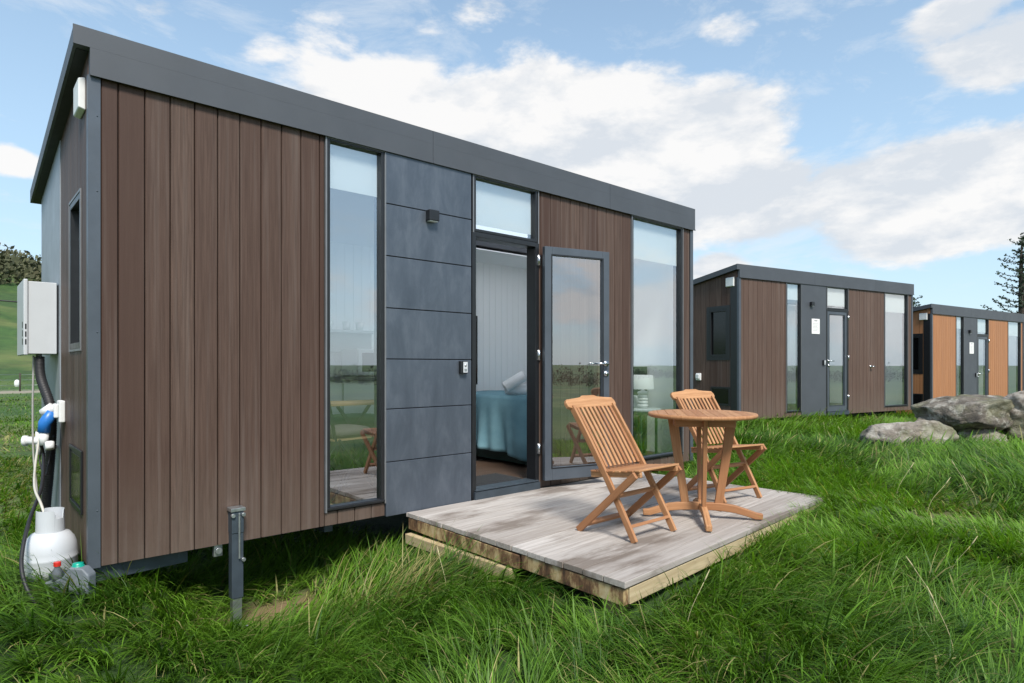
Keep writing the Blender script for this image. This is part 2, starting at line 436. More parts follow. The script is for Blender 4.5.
# ------------------------------------------------------------------ grass
FWD = np.array([.665, .747]); RGT = np.array([.747, -.665])
DECK_A = R(3.8)
ca, sa = math.cos(DECK_A), math.sin(DECK_A)
def in_deck(X, Y, m=.02):
    u = (X-2.48)*ca+(Y-1.95)*sa; v = -(X-2.48)*sa+(Y-1.95)*ca
    return (X > 2.49-m) & (u < 2.86+m) & (v > -m) & (Y < 4.05)
ROCKS = [(9.55,3.2,.62,.42),(10.35,2.75,.7,.5),(11.2,2.15,.6,.5),(9.9,2.6,.6,.3)]
def grass_object(name, pts, dist, hscale=1.0):
    n = len(pts); X, Y = pts[:, 0], pts[:, 1]
    Z = ground_h(X, Y)
    lenf = fbm(X*.9, Y*.9, 41, 3); clump = fbm(X*3.1, Y*3.1, 43, 2); patch = fbm(X*.45, Y*.45, 47, 3)
    shortp = np.clip((fbm(X*.55+3, Y*.55, 49, 2)-.55)*5, 0, 1)
    Ln = (.10+.34*np.clip(lenf*1.5-.35, 0, 1)+.10*clump)*(.6+.65*rng.random(n))*(1-.3*shortp)
    dirt = dirt_f(X, Y); Ln *= (1-.75*dirt)
    Ln *= np.where(Y > 7, .45, 1)*hscale
    under = (X > .6) & (X < 6.2) & (Y > 4.1) & (Y < 6.3)
    Ln *= np.where(under, .7, 1)
    near_deck = in_deck(X, Y, .16); Ln = np.where(near_deck, np.minimum(Ln, .30), Ln)
    # keep the grass low just in front of the second and third cabins
    az = 2*math.pi*fbm(X*.55, Y*.55, 51, 2)*1.6+rng.normal(0, .75, n)+1.5*(clump-.5)
    th = rng.uniform(.05, .55, n)+.25*lenf; kap = rng.uniform(.5, 2.3, n)*(.5+.9*lenf)
    SEG = 4
    w0 = (.0034+.0009*dist)*np.clip(rng.lognormal(0, .42, n), .5, 2.6)
    broad = (rng.random(n) < .02) & (dist < 8)
    w0 = np.where(broad, w0*3.2, w0); Ln = np.where(broad, Ln*.55, Ln)
    w0 = np.minimum(w0, .035)
    hx, hy = np.cos(az), np.sin(az)
    tw = rng.normal(0, .7, n); sx = -hy*np.cos(tw)+hx*np.sin(tw)*.5; sy = hx*np.cos(tw)+hy*np.sin(tw)*.5
    P = np.zeros((n, 2*SEG+1, 3)); pos = np.stack([X, Y, Z-.015], -1)
    prof = [1, .95, .8, .5]
    for k in range(SEG):
        P[:, 2*k] = pos; P[:, 2*k+1] = pos
        w = w0*prof[k]/2
        P[:, 2*k, 0] -= sx*w; P[:, 2*k, 1] -= sy*w; P[:, 2*k+1, 0] += sx*w; P[:, 2*k+1, 1] += sy*w
        a = th+kap*(k+.5)/SEG; s = Ln/SEG
        pos = pos+np.stack([hx*np.sin(a)*s, hy*np.sin(a)*s, np.cos(a)*s], -1)
    P[:, 2*SEG] = pos
    # never sink below the soil
    lo = (Z+.012)[:, None]; P[:, 2:, 2] = np.maximum(P[:, 2:, 2], lo)
    tus = vnoise(X*5.5+9, Y*5.5, 77)
    g = np.clip(patch*1.1-.35+.75*tus+rng.normal(0, .20, n), 0, 1)[:, None]
    c = np.array([.028, .082, .008])*(1-g)+np.array([.145, .280, .026])*g
    yel = rng.random(n) < (.045+.10*np.clip(fbm(X*1.3, Y*1.3, 61, 2)*2.2-1.2, 0, 1)+.25*dirt+.5*np.exp(-(((X-1.97)/.28)**2+((Y-3.35)/.25)**2))+np.where((Y > 7) & (Y < 16) & (X < 2), .25, 0))
    c[yel] = np.array([.36, .33, .13])*rng.uniform(.55, 1.1, (yel.sum(), 1))
    c = c*rng.uniform(.75, 1.25, (n, 1))
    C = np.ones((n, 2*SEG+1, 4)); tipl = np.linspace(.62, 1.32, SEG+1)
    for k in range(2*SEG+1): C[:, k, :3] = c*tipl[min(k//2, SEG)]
    base = (np.arange(n)*(2*SEG+1))[:, None]
    quads = np.concatenate([base+np.array([2*k, 2*k+1, 2*k+3, 2*k+2]) for k in range(SEG-1)], 1).reshape(-1)
    tri = (base+np.array([2*SEG-2, 2*SEG-1, 2*SEG])).reshape(-1)
    nq = n*(SEG-1)
    me = bpy.data.meshes.new(name)
    me.vertices.add(n*(2*SEG+1)); me.vertices.foreach_set('co', P.astype('f').ravel())
    me.loops.add(len(quads)+len(tri)); me.loops.foreach_set('vertex_index', np.concatenate([quads, tri]).astype(np.int32))
    me.polygons.add(nq+n)
    me.polygons.foreach_set('loop_start', np.concatenate([np.arange(nq)*4, nq*4+np.arange(n)*3]).astype(np.int32))
    me.update()
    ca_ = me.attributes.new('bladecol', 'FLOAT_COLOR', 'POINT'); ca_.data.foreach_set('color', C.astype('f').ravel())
    me.materials.append(M['grass']); o = bpy.data.objects.new(name, me); COL.objects.link(o); return o
def ring(r0, r1, dens, amin, amax):
    area = (amax-amin)/2*(r1*r1-r0*r0); n = int(area*dens)
    r = np.sqrt(rng.random(n)*(r1*r1-r0*r0)+r0*r0); a = rng.uniform(amin, amax, n)
    p = (np.cos(a)*r)[:, None]*FWD+(np.sin(a)*r)[:, None]*RGT
    return p, r
ps, ds = [], []
for r0, r1, dens in ((1.4,3.2,5200),(3.2,5,5000),(5,7.5,3000),(7.5,12,1250),(12,20,300),(20,36,60),(36,60,10)):
    p, r = ring(r0, r1, dens, R(-50), R(50)); ps.append(p); ds.append(r)
pts = np.concatenate(ps); dist = np.concatenate(ds)
X, Y = pts[:, 0], pts[:, 1]
# tussocks: pull blades towards random centres
cell = .16; cxi = np.floor(X/cell); cyi = np.floor(Y/cell)
hx = (np.sin(cxi*12.9898+cyi*78.233)*43758.5453) % 1; hy = (np.sin(cxi*39.346+cyi*11.135)*24634.6345) % 1
pull = np.where(dist < 9, .45, 0)
X = X*(1-pull)+pull*(cxi+hx)*cell; Y = Y*(1-pull)+pull*(cyi+hy)*cell
keep = ~in_deck(X, Y)
keep &= ~((X > 2.6) & (X < 6.2) & (Y > 4.3) & (Y < 6.2))
# interior of far cabins
def in_cab(X, Y, ox, oy, a):
    u = (X-ox)*math.cos(a)+(Y-oy)*math.sin(a); v = -(X-ox)*math.sin(a)+(Y-oy)*math.cos(a)
    return (u > .1) & (u < 5.6) & (v > .15) & (v < 2.2)
C2 = (10.73, 5.85, R(-11.9)); C3 = (18.24, 4.79, R(-8.7))
keep &= ~in_cab(X, Y, *C2) & ~in_cab(X, Y, *C3)
for rx, ry, ra, rb in ROCKS: keep &= ((X-rx)/ra)**2+((Y-ry)/rb)**2 > .5
keep &= rng.random(len(X)) > .85*np.clip(dirt_f(X, Y)*1.3, 0, 1)
keep &= ~(track_f(X, Y) > .1)
pts = np.stack([X, Y], -1)[keep]; dist = dist[keep]
o = grass_object('grass', pts, dist); tag(o, kind='stuff')
print('blades', len(pts))
# flowering stalks standing out of the grass
def stalk_field():
    mb = MB(); cs = [(3.6,.9),(4.1,1.0),(4.9,.8),(9.0,3.6),(8.9,3.3),(9.3,2.5),(5.6,1.5),(6.2,1.9),(2.1,2.9),(4.3,.45),(7.6,3.9)]
    for i in range(10):
        x = random.uniform(2.2, 10); y = random.uniform(-.2, 4); cs.append((x, y))
    for x, y in cs:
        if in_deck(x, y, .12): continue
        z = float(ground_h(x, y)); h = random.uniform(.2, .30); lx, ly = random.uniform(-.12, .12), random.uniform(-.12, .12)
        P = curve_pts([(x, y, z), (x+lx*.3, y+ly*.3, z+h*.5), (x+lx, y+ly, z+h)], 4)
        mb.tube(P, .0015, 4); e = P[-1]
        mb.tube([e, e+Vector((lx*.1, ly*.1, .02)), e+Vector((lx*.3, ly*.3, .06))], [.0015, .0038, .001], 5)
    o = mb.build('seed_stalks', simple('dry_seed_heads', (.45, .40, .22), .8)); tag(o, kind='stuff')
stalk_field()

# ------------------------------------------------------------------ cabins
CW, CD, CH = 5.72, 2.25, 2.844
SL = .152
ADDED_RWIN = [(.55, 2.15), (3.25, 4.15)]  # unseen rear windows, added to bring daylight into the rooms
def topz(y): return CH-.10-SL*(y+.03)
WIN = [(1.327, 1.762), (4.62, 5.52)]
_t = CH-.10-SL*(CD+.03)-.01
RW = [(.07, .55, 0, _t), (.55, 2.15, 0, .9), (.55, 2.15, 2.2, _t), (2.15, 3.25, 0, _t), (3.25, 4.15, 0, .9), (3.25, 4.15, 2.2, _t), (4.15, CW-.07, 0, _t)]
def boards_front(mb, x0, x1, z0, z1, pitch=.128, y0=-.022, y1=-.002, phase=0):
    """vertical boards with shadow gaps and a shallow step at each edge"""
    k0 = math.floor((x0-phase)/pitch); x = x0
    while x < x1-.002:
        nx = min(x1, (math.floor((x-phase)/pitch+1e-4)+1)*pitch+phase)
        if nx-x > .006:
            a, b = x+.0025, nx-.0025
            mb.prism([(a, y1), (a, y0+.004), (a+.004, y0), (b-.004, y0), (b, y0+.004), (b, y1)], 'z', z0, z1, along='z')
        x = nx
def boards_gable(mb, y0, y1, z0, ztop, x0, x1, pitch=.128):
    y = y0
    while y < y1-.002:
        ny = min(y1, (math.floor(y/pitch+1e-4)+1)*pitch)
        if ny-y > .006:
            a, b = y+.0025, ny-.0025
            za = ztop(a) if callable(ztop) else ztop; zb = ztop(b) if callable(ztop) else ztop
            mb.prism([(a, z0), (b, z0), (b, zb), (a, za)], 'x', x0, x1, along='z')
        y = ny
def make_window(root, x0, x1, z0, z1, blind=.32, yp=-.03, bar=.024, name='window', side_rail=True):
    fr = MB()
    for a, b in (((x0,yp,z0),(x0+bar,.075,z1)), ((x1-bar,yp,z0),(x1,.075,z1)), ((x0+bar,yp,z0),(x1-bar,.075,z0+bar)), ((x0+bar,yp,z1-bar),(x1-bar,.075,z1))):
        fr.box(a, b, 2)
    f = fr.build(name, 'black', root, .003)
    g = MB().box((x0+bar, .004, z0+bar), (x1-bar, .010, z1-bar)); g.build('pane', 'glass', f)
    t = MB()
    t.box((x0-.012, yp-.006, z0-.010), (x0-.001, 0, z1+.0), 2).box((x1+.001, yp-.006, z0-.010), (x1+.012, 0, z1), 2)
    t.box((x0+.001, yp-.006, z1-.012), (x1-.001, yp-.001, z1-.002), 0)
    t.build('edge_trim', 'trim_light', f)
    if z0 < .5:
        MB().box((x0+.0, yp-.012, z0+.002), (x1, yp-.002, z0+.02), 0).build('sill', 'black', f, .002)
    if blind:
        bl = MB().box((x0+bar-.004, .030, z1-bar-blind), (x1-bar+.004, .033, z1-bar+.004)); bb = bl.build('blind', 'blind', f)
    return f
def make_leaf(parent, w, h, hinge_left=True):
    """door leaf in its own frame: x 0..w, y 0..-.045, z 0..h"""
    mb = MB(); s = .075; bt = .11
    mb.box((0,-.045,0),(s,0,h),2).box((w-s,-.045,0),(w,0,h),2).box((s,-.045,h-s),(w-s,0,h),0).box((s,-.045,0),(w-s,0,bt),0)
    d = mb.build('door', 'trim', parent, .003)
    MB().box((s,-.026,bt),(w-s,-.018,h-s)).build('pane', 'glass', d)
    gk = MB()
    for yy in (-.0465, .0005):
        gk.box((s-.012,yy,bt-.012),(s,yy+.001,h-s+.012),2).box((w-s,yy,bt-.012),(w-s+.012,yy+.001,h-s+.012),2)
        gk.box((s,yy,h-s),(w-s,yy+.001,h-s+.012),0).box((s,yy,bt-.012),(w-s,yy+.001,bt),0)
    gk.build('glazing_seal', 'black', d)
    hx = w-.04 if hinge_left else .04; sg = -1 if hinge_left else 1
    hb = MB()
    for yy, o in ((-.045, -1), (0, 1)):
        hb.tube([(hx, yy, 1.02), (hx, yy+o*.01, 1.02)], .026, 20)
        hb.tube([(hx, yy+o*.009, 1.02), (hx, yy+o*.045, 1.02)], .009, 10)
        hb.tube([(hx, yy+o*.045, 1.02), (hx+sg*.12, yy+o*.045, 1.02)], .009, 10)
        hb.tube([(hx, yy, .93), (hx, yy+o*.01, .93)], .026, 20)
        hb.tube([(hx, yy+o*.01, .93), (hx, yy+o*.02, .93)], .012, 12)
    hb.build('handle', 'chrome', d)
    return d

def make_cabin(loc, rz, clad, label, door_open=False, group='tiny cabins in a row', clad_gable=None, gtrim='trim'):
    r = empty('tiny_cabin', loc, rz, label, 'cabin', group)
    fz = CH-.234
    # front cladding
    for a, b, zt in ((.047, 1.315, fz), (1.315, 1.774, .09), (3.312, 4.608, fz), (4.608, 5.532, .09), (5.532, CW-.045, fz)):
        mb = MB(); boards_front(mb, a, b, 0, zt); mb.build('front_cladding', clad, r)
    bk = MB()
    for a, b in ((.0, 1.327), (1.762, 2.558), (3.30, 4.62), (5.52, CW)):
        bk.box((a+.001, 0, .0), (b-.001, .072, fz))
    for a, b in WIN: bk.box((a, 0, 0), (b, .072, .098))
    bk.build_each('wall_core', 'soffit', r)
    ln = MB()
    for a, b in ((.08, 1.327), (1.762, 2.558), (3.30, 4.62), (5.52, CW-.08)):
        ln.box((a, .0735, .06), (b, .083, fz))
    for a, b in WIN: ln.box((a, .0735, .06), (b, .083, .095))
    ln.box((.08, .0735, fz+.002), (CW-.08, .083, topz(0)-.03))
    # back lining: grooved boards
    n = 56; pw = (CW-.16)/n
    for i in range(n):
        a = .08+i*pw
        inw = any(a+pw > p+.01 and a < q-.01 for p, q in ADDED_RWIN)
        for z0, z1 in (((.06, .9), (2.2, topz(CD)-.03)) if inw else ((.06, topz(CD)-.03),)):
            ln.box((a+.0015, CD-.093, z0), (a+pw-.0015, CD-.083, z1), 2)
    for a, b, z0, z1 in RW: ln.box((max(a, .08), CD-.083, max(z0, .06)), (min(b, CW-.08), CD-.075, min(z1, topz(CD)-.03)))
    # gable linings (left with a hole for the small window)
    def gl(x0, x1, hole):
        segs = [(.084, .26, .06, None), (.26, .65, .06, 1.19), (.26, .65, 2.03, None), (.65, CD-.094, .06, None)] if hole else [(.084, CD-.094, .06, None)]
        for a, b, z0, z1 in segs:
            ta = z1 if z1 else topz(a)-.03; tb = z1 if z1 else topz(b)-.03
            ln.prism([(a, z0), (b, z0), (b, tb), (a, ta)], 'x', x0, x1)
    gl(.07, .08, True); gl(CW-.08, CW-.07, False)
    for ya_, yb_, xa_, xb_ in ((.084, .16, .081, CW-.081), (1.74, CD-.094, .081, CW-.081), (.16, 1.74, .081, .25), (.16, 1.74, 1.6, 2.7), (.16, 1.74, 5.4, CW-.081)):
        ln.prism([(ya_, topz(ya_)-.045), (yb_, topz(yb_)-.045), (yb_, topz(yb_)-.032), (ya_, topz(ya_)-.032)], 'x', xa_, xb_)
    ln.build('wall_lining', 'whitewall', r)
    fl = MB()
    for i in range(14):
        y = .09+i*.148; fl.box((.09, y+.0006, .045), (CW-.09, min(y+.1475, CD-.1), .062), 0)
    fl.build('floor', 'floor', r)
    # gable walls (outer)
    gm = MB()
    hy0, hy1, hz0, hz1 = .24, .67, 1.17, 2.05
    split = 1.11
    for a, b, z0, z1 in ((.012, hy0, .0, topz), (hy0, hy1, 0, hz0), (hy0, hy1, hz1, topz), (hy1, split, 0, topz)):
        boards_gable(gm, a, b, z0, z1, -.006, .014)
    gm.build('gable_cladding', clad_gable or clad, r)
    gm = MB(); boards_gable(gm, .05, CD-.05, 0, topz, CW-.014, CW+.006)
    gm.build('gable_cladding', clad_gable or clad, r)
    gc = MB()
    for a, b, z0, z1 in ((.03, hy0, 0, None), (hy0, hy1, 0, hz0), (hy0, hy1, hz1, None), (hy1, CD-.02, 0, None)):
        ta = z1 if z1 else topz(a)-.004; tb = z1 if z1 else topz(b)-.004
        gc.prism([(a, z0), (b, z0), (b, tb), (a, ta)], 'x', .0145, .068)
    gc.build('wall_core', 'soffit', r); gc = MB()
    gc.prism([(.03, 0), (CD-.02, 0), (CD-.02, topz(CD-.02)-.004), (.03, topz(.03)-.004)], 'x', CW-.068, CW-.0145)
    gc.build('wall_core', 'soffit', r)
    for a, b, z0, z1 in RW: gc = MB(); gc.box((a, CD-.07, z0), (b, CD-.01, z1)); gc.build('wall_core', 'soffit', r)
    for a, b in ADDED_RWIN:
        w_ = MB(); w_.box((a, CD-.09, .9), (a+.03, CD+.02, 2.2), 2).box((b-.03, CD-.09, .9), (b, CD+.02, 2.2), 2).box((a+.03, CD-.09, .9), (b-.03, CD+.02, .93)).box((a+.03, CD-.09, 2.17), (b-.03, CD+.02, 2.2))
        w_ = w_.build('window', 'black', r); MB().box((a+.03, CD-.02, .93), (b-.03, CD-.014, 2.17)).build('pane', 'glass', w_)  # added rear window, out of view, to brighten the interior
    gp = MB()
    gp.prism([(split+.004, 0), (CD, 0), (CD, topz(CD)-.002), (split+.004, topz(split)-.002)], 'x', -.012, .0135)
    gp.build('metal_side_panel', 'greypanel2', r, .002)
    gp = MB()
    for a, b, z0, z1 in RW: gp.box((max(a, .02), CD-.009, z0), (min(b, CW-.02), CD+.008, z1-.001))
    gp.build('rear_cladding', 'greypanel2', r)
    # corner trims
    for xx, sx in ((0, 1), (CW, -1)):
        ct = MB()
        ct.prism([(xx-.012*sx, -.032), (xx+.045*sx, -.032), (xx+.045*sx, -.0235), (xx-.003*sx, -.0235), (xx-.003*sx, .011), (xx-.012*sx, .011)], 'z', -.004, fz+.1 if False else fz-.001)
        for z in (.3, 1.25, 2.0, 2.4):
            ct.tube([(xx+.03*sx, -.032, z), (xx+.03*sx, -.034, z)], .004, 8)
        ct.build('corner_trim', gtrim, r)
    if not door_open:
        MB().box((-.0115, .0115, 0), (-.0065, .16, fz)).build('corner_band', 'black', r)
        MB().box((-.012, .175, 1.10), (-.0068, .239, 2.12), 2).box((-.012, .671, 1.10), (-.0068, .735, 2.12), 2).box((-.012, .24, 1.10), (-.0068, .67, 1.155), 1).box((-.012, .24, 2.066), (-.0068, .67, 2.12), 1).build('window_surround', 'black', r)
    # recessed metal panel beside the door
    pn = MB(); z = -.01
    rows = [-.012, .39, .80, 1.21, 1.63, 2.05, 2.42, fz]
    rows = [-.012, .38, .76, 1.12, 1.487, 1.861, 2.235, fz]
    if not door_open: rows = [-.012, fz]
    for i in range(len(rows)-1):
        pn.box((1.775, -.036, rows[i]+.003), (2.545, -.004, rows[i+1]-.003), 0)
    pn.build('metal_panel', 'panel' if door_open else 'fascia', r, .003)
    # windows
    make_window(r, 1.327, 1.762, .098, fz-.002, .30)
    make_window(r, 4.62, 5.52, .098, fz-.002, .40)
    make_window(r, 2.575, 3.285, 2.15, fz-.002, .36)
    # door frame
    df = MB(); x0, x1, z0, z1 = 2.558, 3.300, .0, 2.148
    df.box((x0, -.03, z0), (x0+.042, .085, fz-.003), 2).box((x1-.042, -.03, z0), (x1, .085, fz-.003), 2) if False else None
    df.box((x0, -.032, z0), (x0+.04, .085, z1), 2).box((x1-.04, -.032, z0), (x1, .085, z1), 2)
    df.box((x0+.04, -.032, z1-.04), (x1-.04, .085, z1), 0).box((x0+.04, -.032, z0), (x1-.04, .085, z0+.065), 0)
    df.box((x0, -.034, z1+.001), (x0+.015, .08, fz-.003), 2).box((x1-.015, -.034, z1+.001), (x1, .08, fz-.003), 2)
    dfo = df.build('door_frame', 'black', r, .003)
    MB().box((x0+.02, -.055, .066), (x1-.02, .09, .075), 0).box((x0+.01, -.06, -.01), (x1-.01, -.034, .06), 0).build('threshold', 'darksteel', dfo, .002)
    for z in (.30, 1.12, 1.95):
        hg = MB(); hg.box((x1-.030, -.040, z), (x1+.014, -.033, z+.09)).tube([(x1-.008, -.044, z), (x1-.008, -.044, z+.09)], .007, 10)
        hg.build('hinge', 'chrome', dfo)
    if door_open:
        h = empty('door_pivot', (0, 0, 0)); bpy.data.objects.remove(h)
        d = make_leaf(r, .675, 2.04)
        # hinged on the right jamb and swung right round against the cladding
        d.location = (3.312, -.062, .072); d.rotation_euler = (0, 0, R(-15.5))
    else:
        d = make_leaf(r, .66, 2.035, hinge_left=False); d.location = (2.599, .022, .072)
    # gable window
    g0 = MB()
    for a, b in (((-.010,hy0,hz0),(.04,hy0+.035,hz1)), ((-.010,hy1-.035,hz0),(.04,hy1,hz1)), ((-.010,hy0+.035,hz0),(.04,hy1-.035,hz0+.035)), ((-.010,hy0+.035,hz1-.035),(.04,hy1-.035,hz1))):
        g0.box(a, b, 2)
    gw = g0.build('window', 'black', r, .002)
    MB().box((.028, hy0+.035, hz0+.035), (.034, hy1-.035, hz1-.035)).build('pane', 'glass' if door_open else 'screen', gw)
    g1 = MB()
    for a, b in (((-.013,hy0-.014,hz0-.014),(-.0065,hy0-.001,hz1+.014)), ((-.013,hy1+.001,hz0-.014),(-.006,hy1+.014,hz1+.014)), ((-.013,hy0,hz0-.014),(-.006,hy1,hz0-.001)), ((-.013,hy0,hz1+.001),(-.006,hy1,hz1+.014))):
        g1.box(a, b, 2)
    g1.build('frame', 'trim_light' if door_open else 'black', gw)
    # louvred hatch and white vent on the gable
    hv = MB(); hv.box((-.018,.17,.25),(-.007,.20,.60),2).box((-.018,.60,.25),(-.007,.63,.60),2).box((-.018,.20,.25),(-.007,.60,.275),1).box((-.018,.20,.575),(-.007,.60,.60),1)
    hv.box((-.010,.20,.275),(-.0065,.60,.575))
    hvo = hv.build('hatch_frame', 'black', r, .006, 3)
    MB().box((-.0135,.215,.29),(-.0105,.585,.56)).build('hatch_panel', 'screen', hvo, .001)
    vb = MB(); vb.prism([(-.0065, 2.63), (-.042, 2.62), (-.042, 2.46), (-.0065, 2.45)][::-1], 'y', .07, .25)
    vb.build('vent_cowl', 'offwhite', r, .008, 3)
    # roof: slab, barge, fascia
    ro = MB()
    ya, yb = -.035, CD+.12
    def rz_(y): return CH-SL*(y+.035)
    def slab(mb, y0, y1, lo, hi, x0, x1): mb.prism([(y0, rz_(y0)+lo), (y1, rz_(y1)+lo), (y1, rz_(y1)+hi), (y0, rz_(y0)+hi)], 'x', x0, x1)
    SX0, SX1, SY0, SY1 = .25, 5.4, .16, 1.74
    slab(ro, ya, SY0, -.095, 0, -.075, CW+.04); slab(ro, SY1, yb, -.095, 0, -.075, CW+.04)
    slab(ro, SY0, SY1, -.095, 0, -.075, SX0); slab(ro, SY0, SY1, -.095, 0, SX1, CW+.04); slab(ro, SY0, SY1, -.095, 0, 1.6, 2.7)
    roo = ro.build('roof', 'fascia', r)
    sk = MB(); slab(sk, SY0-.03, SY1+.03, .001, .012, SX0-.03, 1.63); slab(sk, SY0-.03, SY1+.03, .001, .012, 2.67, SX1+.03); sk.build_each('added_skylight', 'opal', roo)  # invented roof panels, out of view, added to spread daylight indoors
    so = MB(); slab(so, .0, SY0, -.1, -.0955, -.06, CW+.03); slab(so, SY1, yb-.03, -.1, -.0955, -.06, CW+.03)
    slab(so, SY0, SY1, -.1, -.0955, -.06, SX0); slab(so, SY0, SY1, -.1, -.0955, SX1, CW+.03); slab(so, SY0, SY1, -.1, -.0955, 1.6, 2.7)
    so.build('soffit', 'soffit', roo)
    fa = MB()
    for a, b in ((-.004, 2.17), (2.173, 4.25), (4.253, CW+.03)):
        fa.box((a, -.046, fz), (b, .0, CH-.096))
        fa.box((a if a > 0 else -.078, -.046, CH-.0955), (b, -.0355, CH+.004))
        fa.box((a, -.051, fz-.008), (b, -.0465, fz+.006))
    fa.build('fascia', 'fascia', roo)
    # chassis
    ch = MB(); ch.box((.35, .45, -.13), (CW-.35, .52, -.004)).box((.35, 1.7, -.13), (CW-.35, 1.77, -.004))
    for i in range(6): ch.box((.4+i*.96, .0+.08, -.07), (.46+i*.96, CD-.1, -.0045))
    ch.box((.02, .02, -.004), (CW-.02, CD-.02, -.001))
    ch.build('chassis', 'darksteel', r)
    return r

cab1 = make_cabin((.55, 4.0, E-1.07), 0, 'clad', 'large brown board-clad tiny cabin in front with its glass door standing open', True)
cab2 = make_cabin((C2[0], C2[1], E-.99), C2[2], 'clad_red', 'brown middle tiny cabin with its glass door shut, standing behind the boulders', clad_gable='clad')
cab3 = make_cabin((C3[0], C3[1], E-1.30), C3[2], 'clad_orange', 'far tiny cabin at the right end of the row, clad in orange timber')
for o_ in list(cab2.children)+list(cab3.children):
    pass
# gable of cabin two and three carry black wide window surrounds
# support legs for all cabins (jacks)
def jack(parent, x, y, zb, front=True):
    mb = MB(); mb.box((x-.035, y-.07, .07), (x+.035, y, .20), 2) 
    mb.box((x-.034, y-.066, -.32), (x+.034, y-.006, .0695), 2)
    j = mb.build('support_jack', 'darksteel', parent, .004)
    s = MB(); s.box((x-.042, y-.078, .202), (x+.042, y+.0, .222)).box((x-.027, y-.060, zb), (x+.027, y-.012, -.322), 2)
    s.tube([(x+.006, y-.076, .19), (x+.006, y-.078, -.08)], .006, 8)
    for z, dx in ((.18, -.03), (.18, .03), (-.09, .03)):
        s.tube([(x+dx, y-.065, z), (x+dx, y-.085, z)], .012, 10)
    s.tube([(x-.075, y-.035, zb+.09), (x+.07, y-.035, zb+.09)], .006, 8)
    s.tube([(x-.075, y-.035, zb+.07), (x-.075, y-.035, zb+.11)], .011, 8)
    s.box((x-.03, y-.063, zb+.0), (x+.03, y-.008, zb+.012))
    s.build_each('steel_fitting', 'steel', j, .0015)
    b = MB().box((x-.105, y+.035, -.075), (x-.055, y+.07, .0)).tube([(x-.08, y+.03, -.04), (x-.08, y+.02, -.04)], .02, 10)
    b.build('bracket', 'steel', j, .002)
jack(cab1, 1.28-.55, -.03, -.60)
for c, zz in ((cab2, -.2), (cab3, -.2)):
    for x in (.5, 5.2):
        MB().box((x-.05, .3, zz), (x+.05, .4, -.001)).box((x-.05, 1.8, zz), (x+.05, 1.9, -.001)).build_each('support_leg', 'darksteel', c)
for x in (3.0, 5.2):
    MB().box((x-.05, .6, -.6), (x+.05, .7, -.14)).box((x-.05, 1.8, -.6), (x+.05, 1.9, -.14)).build_each('support_leg', 'darksteel', cab1)

# tow bar stub under the near corner
Z = lambda z: z+E
MB().beam((.38, 4.0, Z(-1.115)), (1.05, 4.12, Z(-1.125)), .085, .06, (0, 0, 1)).build('tow_bar', 'darksteel', None, .004)
o = bpy.data.objects['tow_bar']; tag(o, 'short dark steel bar sticking out under the near corner of the front cabin', 'tow bar')

# ------------------------------------------------------------------ fixtures on the walls
def wall_light(cab, x, z, label):
    r = empty('wall_light', (0,0,0)); r.matrix_world = cab.matrix_world
    r.location = cab.matrix_basis @ Vector((x, -.036, z)); r.rotation_euler = cab.rotation_euler
    tag(r, label, 'wall light', 'black wall lights beside the cabin doors')
    MB().box((-.045, -.055, -.04), (.045, -.001, .04)).build('housing', 'black', r, .004)
    MB().box((-.035, -.048, -.046), (.035, -.012, -.041)).build('lens', 'offwhite', r)
wall_light(cab1, 2.155, 2.20, 'black box-shaped wall light on the blue-grey panel of the front cabin')
wall_light(cab2, 2.06, 2.22, 'small black wall light above the notice on the brown middle cabin')
wall_light(cab3, 2.06, 2.22, 'small black wall light on the far orange-clad cabin')
def key_safe(cab, x, z, label):
    r = empty('key_safe', (0,0,0)); r.location = cab.matrix_basis @ Vector((x, -.036, z)); r.rotation_euler = cab.rotation_euler
    tag(r, label, 'key safe', 'key safes beside the cabin doors')
    MB().box((-.034, -.032, -.05), (.034, -.001, .05)).build('body', 'black', r, .006, 3)
    MB().box((-.012, -.036, -.042), (.03, -.0325, .042)).build('cover', 'white', r, .003)
    MB().tube([(.008, -.036, .015), (.008, -.040, .015)], .009, 14).box((-.004, -.0385, -.03), (.02, -.0365, -.012)).build('dial', 'steel', r)
key_safe(cab1, 2.452, 1.06, 'black and white key safe on the blue-grey panel left of the open door')
key_safe(cab2, 2.452, 1.06, 'small key safe left of the shut door of the middle cabin')
key_safe(cab3, 2.452, 1.06, 'small key safe left of the door of the far orange cabin')
def notice(cab, label):
    r = empty('notice', (0,0,0)); r.location = cab.matrix_basis @ Vector((2.2, -.037, 1.78)); r.rotation_euler = cab.rotation_euler
    tag(r, label, 'sign', 'white notices on the cabin fronts')
    MB().box((-.125, -.008, -.15), (.125, -.001, .15)).build('board', 'paper', r, .002)
    mb = MB()
    for i in range(6): mb.box((-.09, -.0095, .05-i*.027), (.09-.02*(i % 3), -.0085, .057-i*.027))
    mb.box((-.05, -.0095, .10), (.05, -.0085, .125)); mb.build('print', 'ink', r)
notice(cab2, 'white notice on the grey panel of the middle cabin, above the boulders')
notice(cab3, 'white notice on the grey panel of the far orange-clad cabin')
# wall hook on cabin two
r = empty('door_hook', (0,0,0)); r.location = cab2.matrix_basis @ Vector((4.1, -.0235, .98)); r.rotation_euler = cab2.rotation_euler
tag(r, 'small chrome door hook on the brown boards of the middle cabin', 'hook')
MB().tube([(0,0,0),(0,-.01,0)], .03, 14).tube([(0,-.01,0),(0,-.07,0)], .01, 10).tube([(-.04,-.065,0),(.04,-.065,0)], .012, 10).build('hook_arm', 'chrome', r)

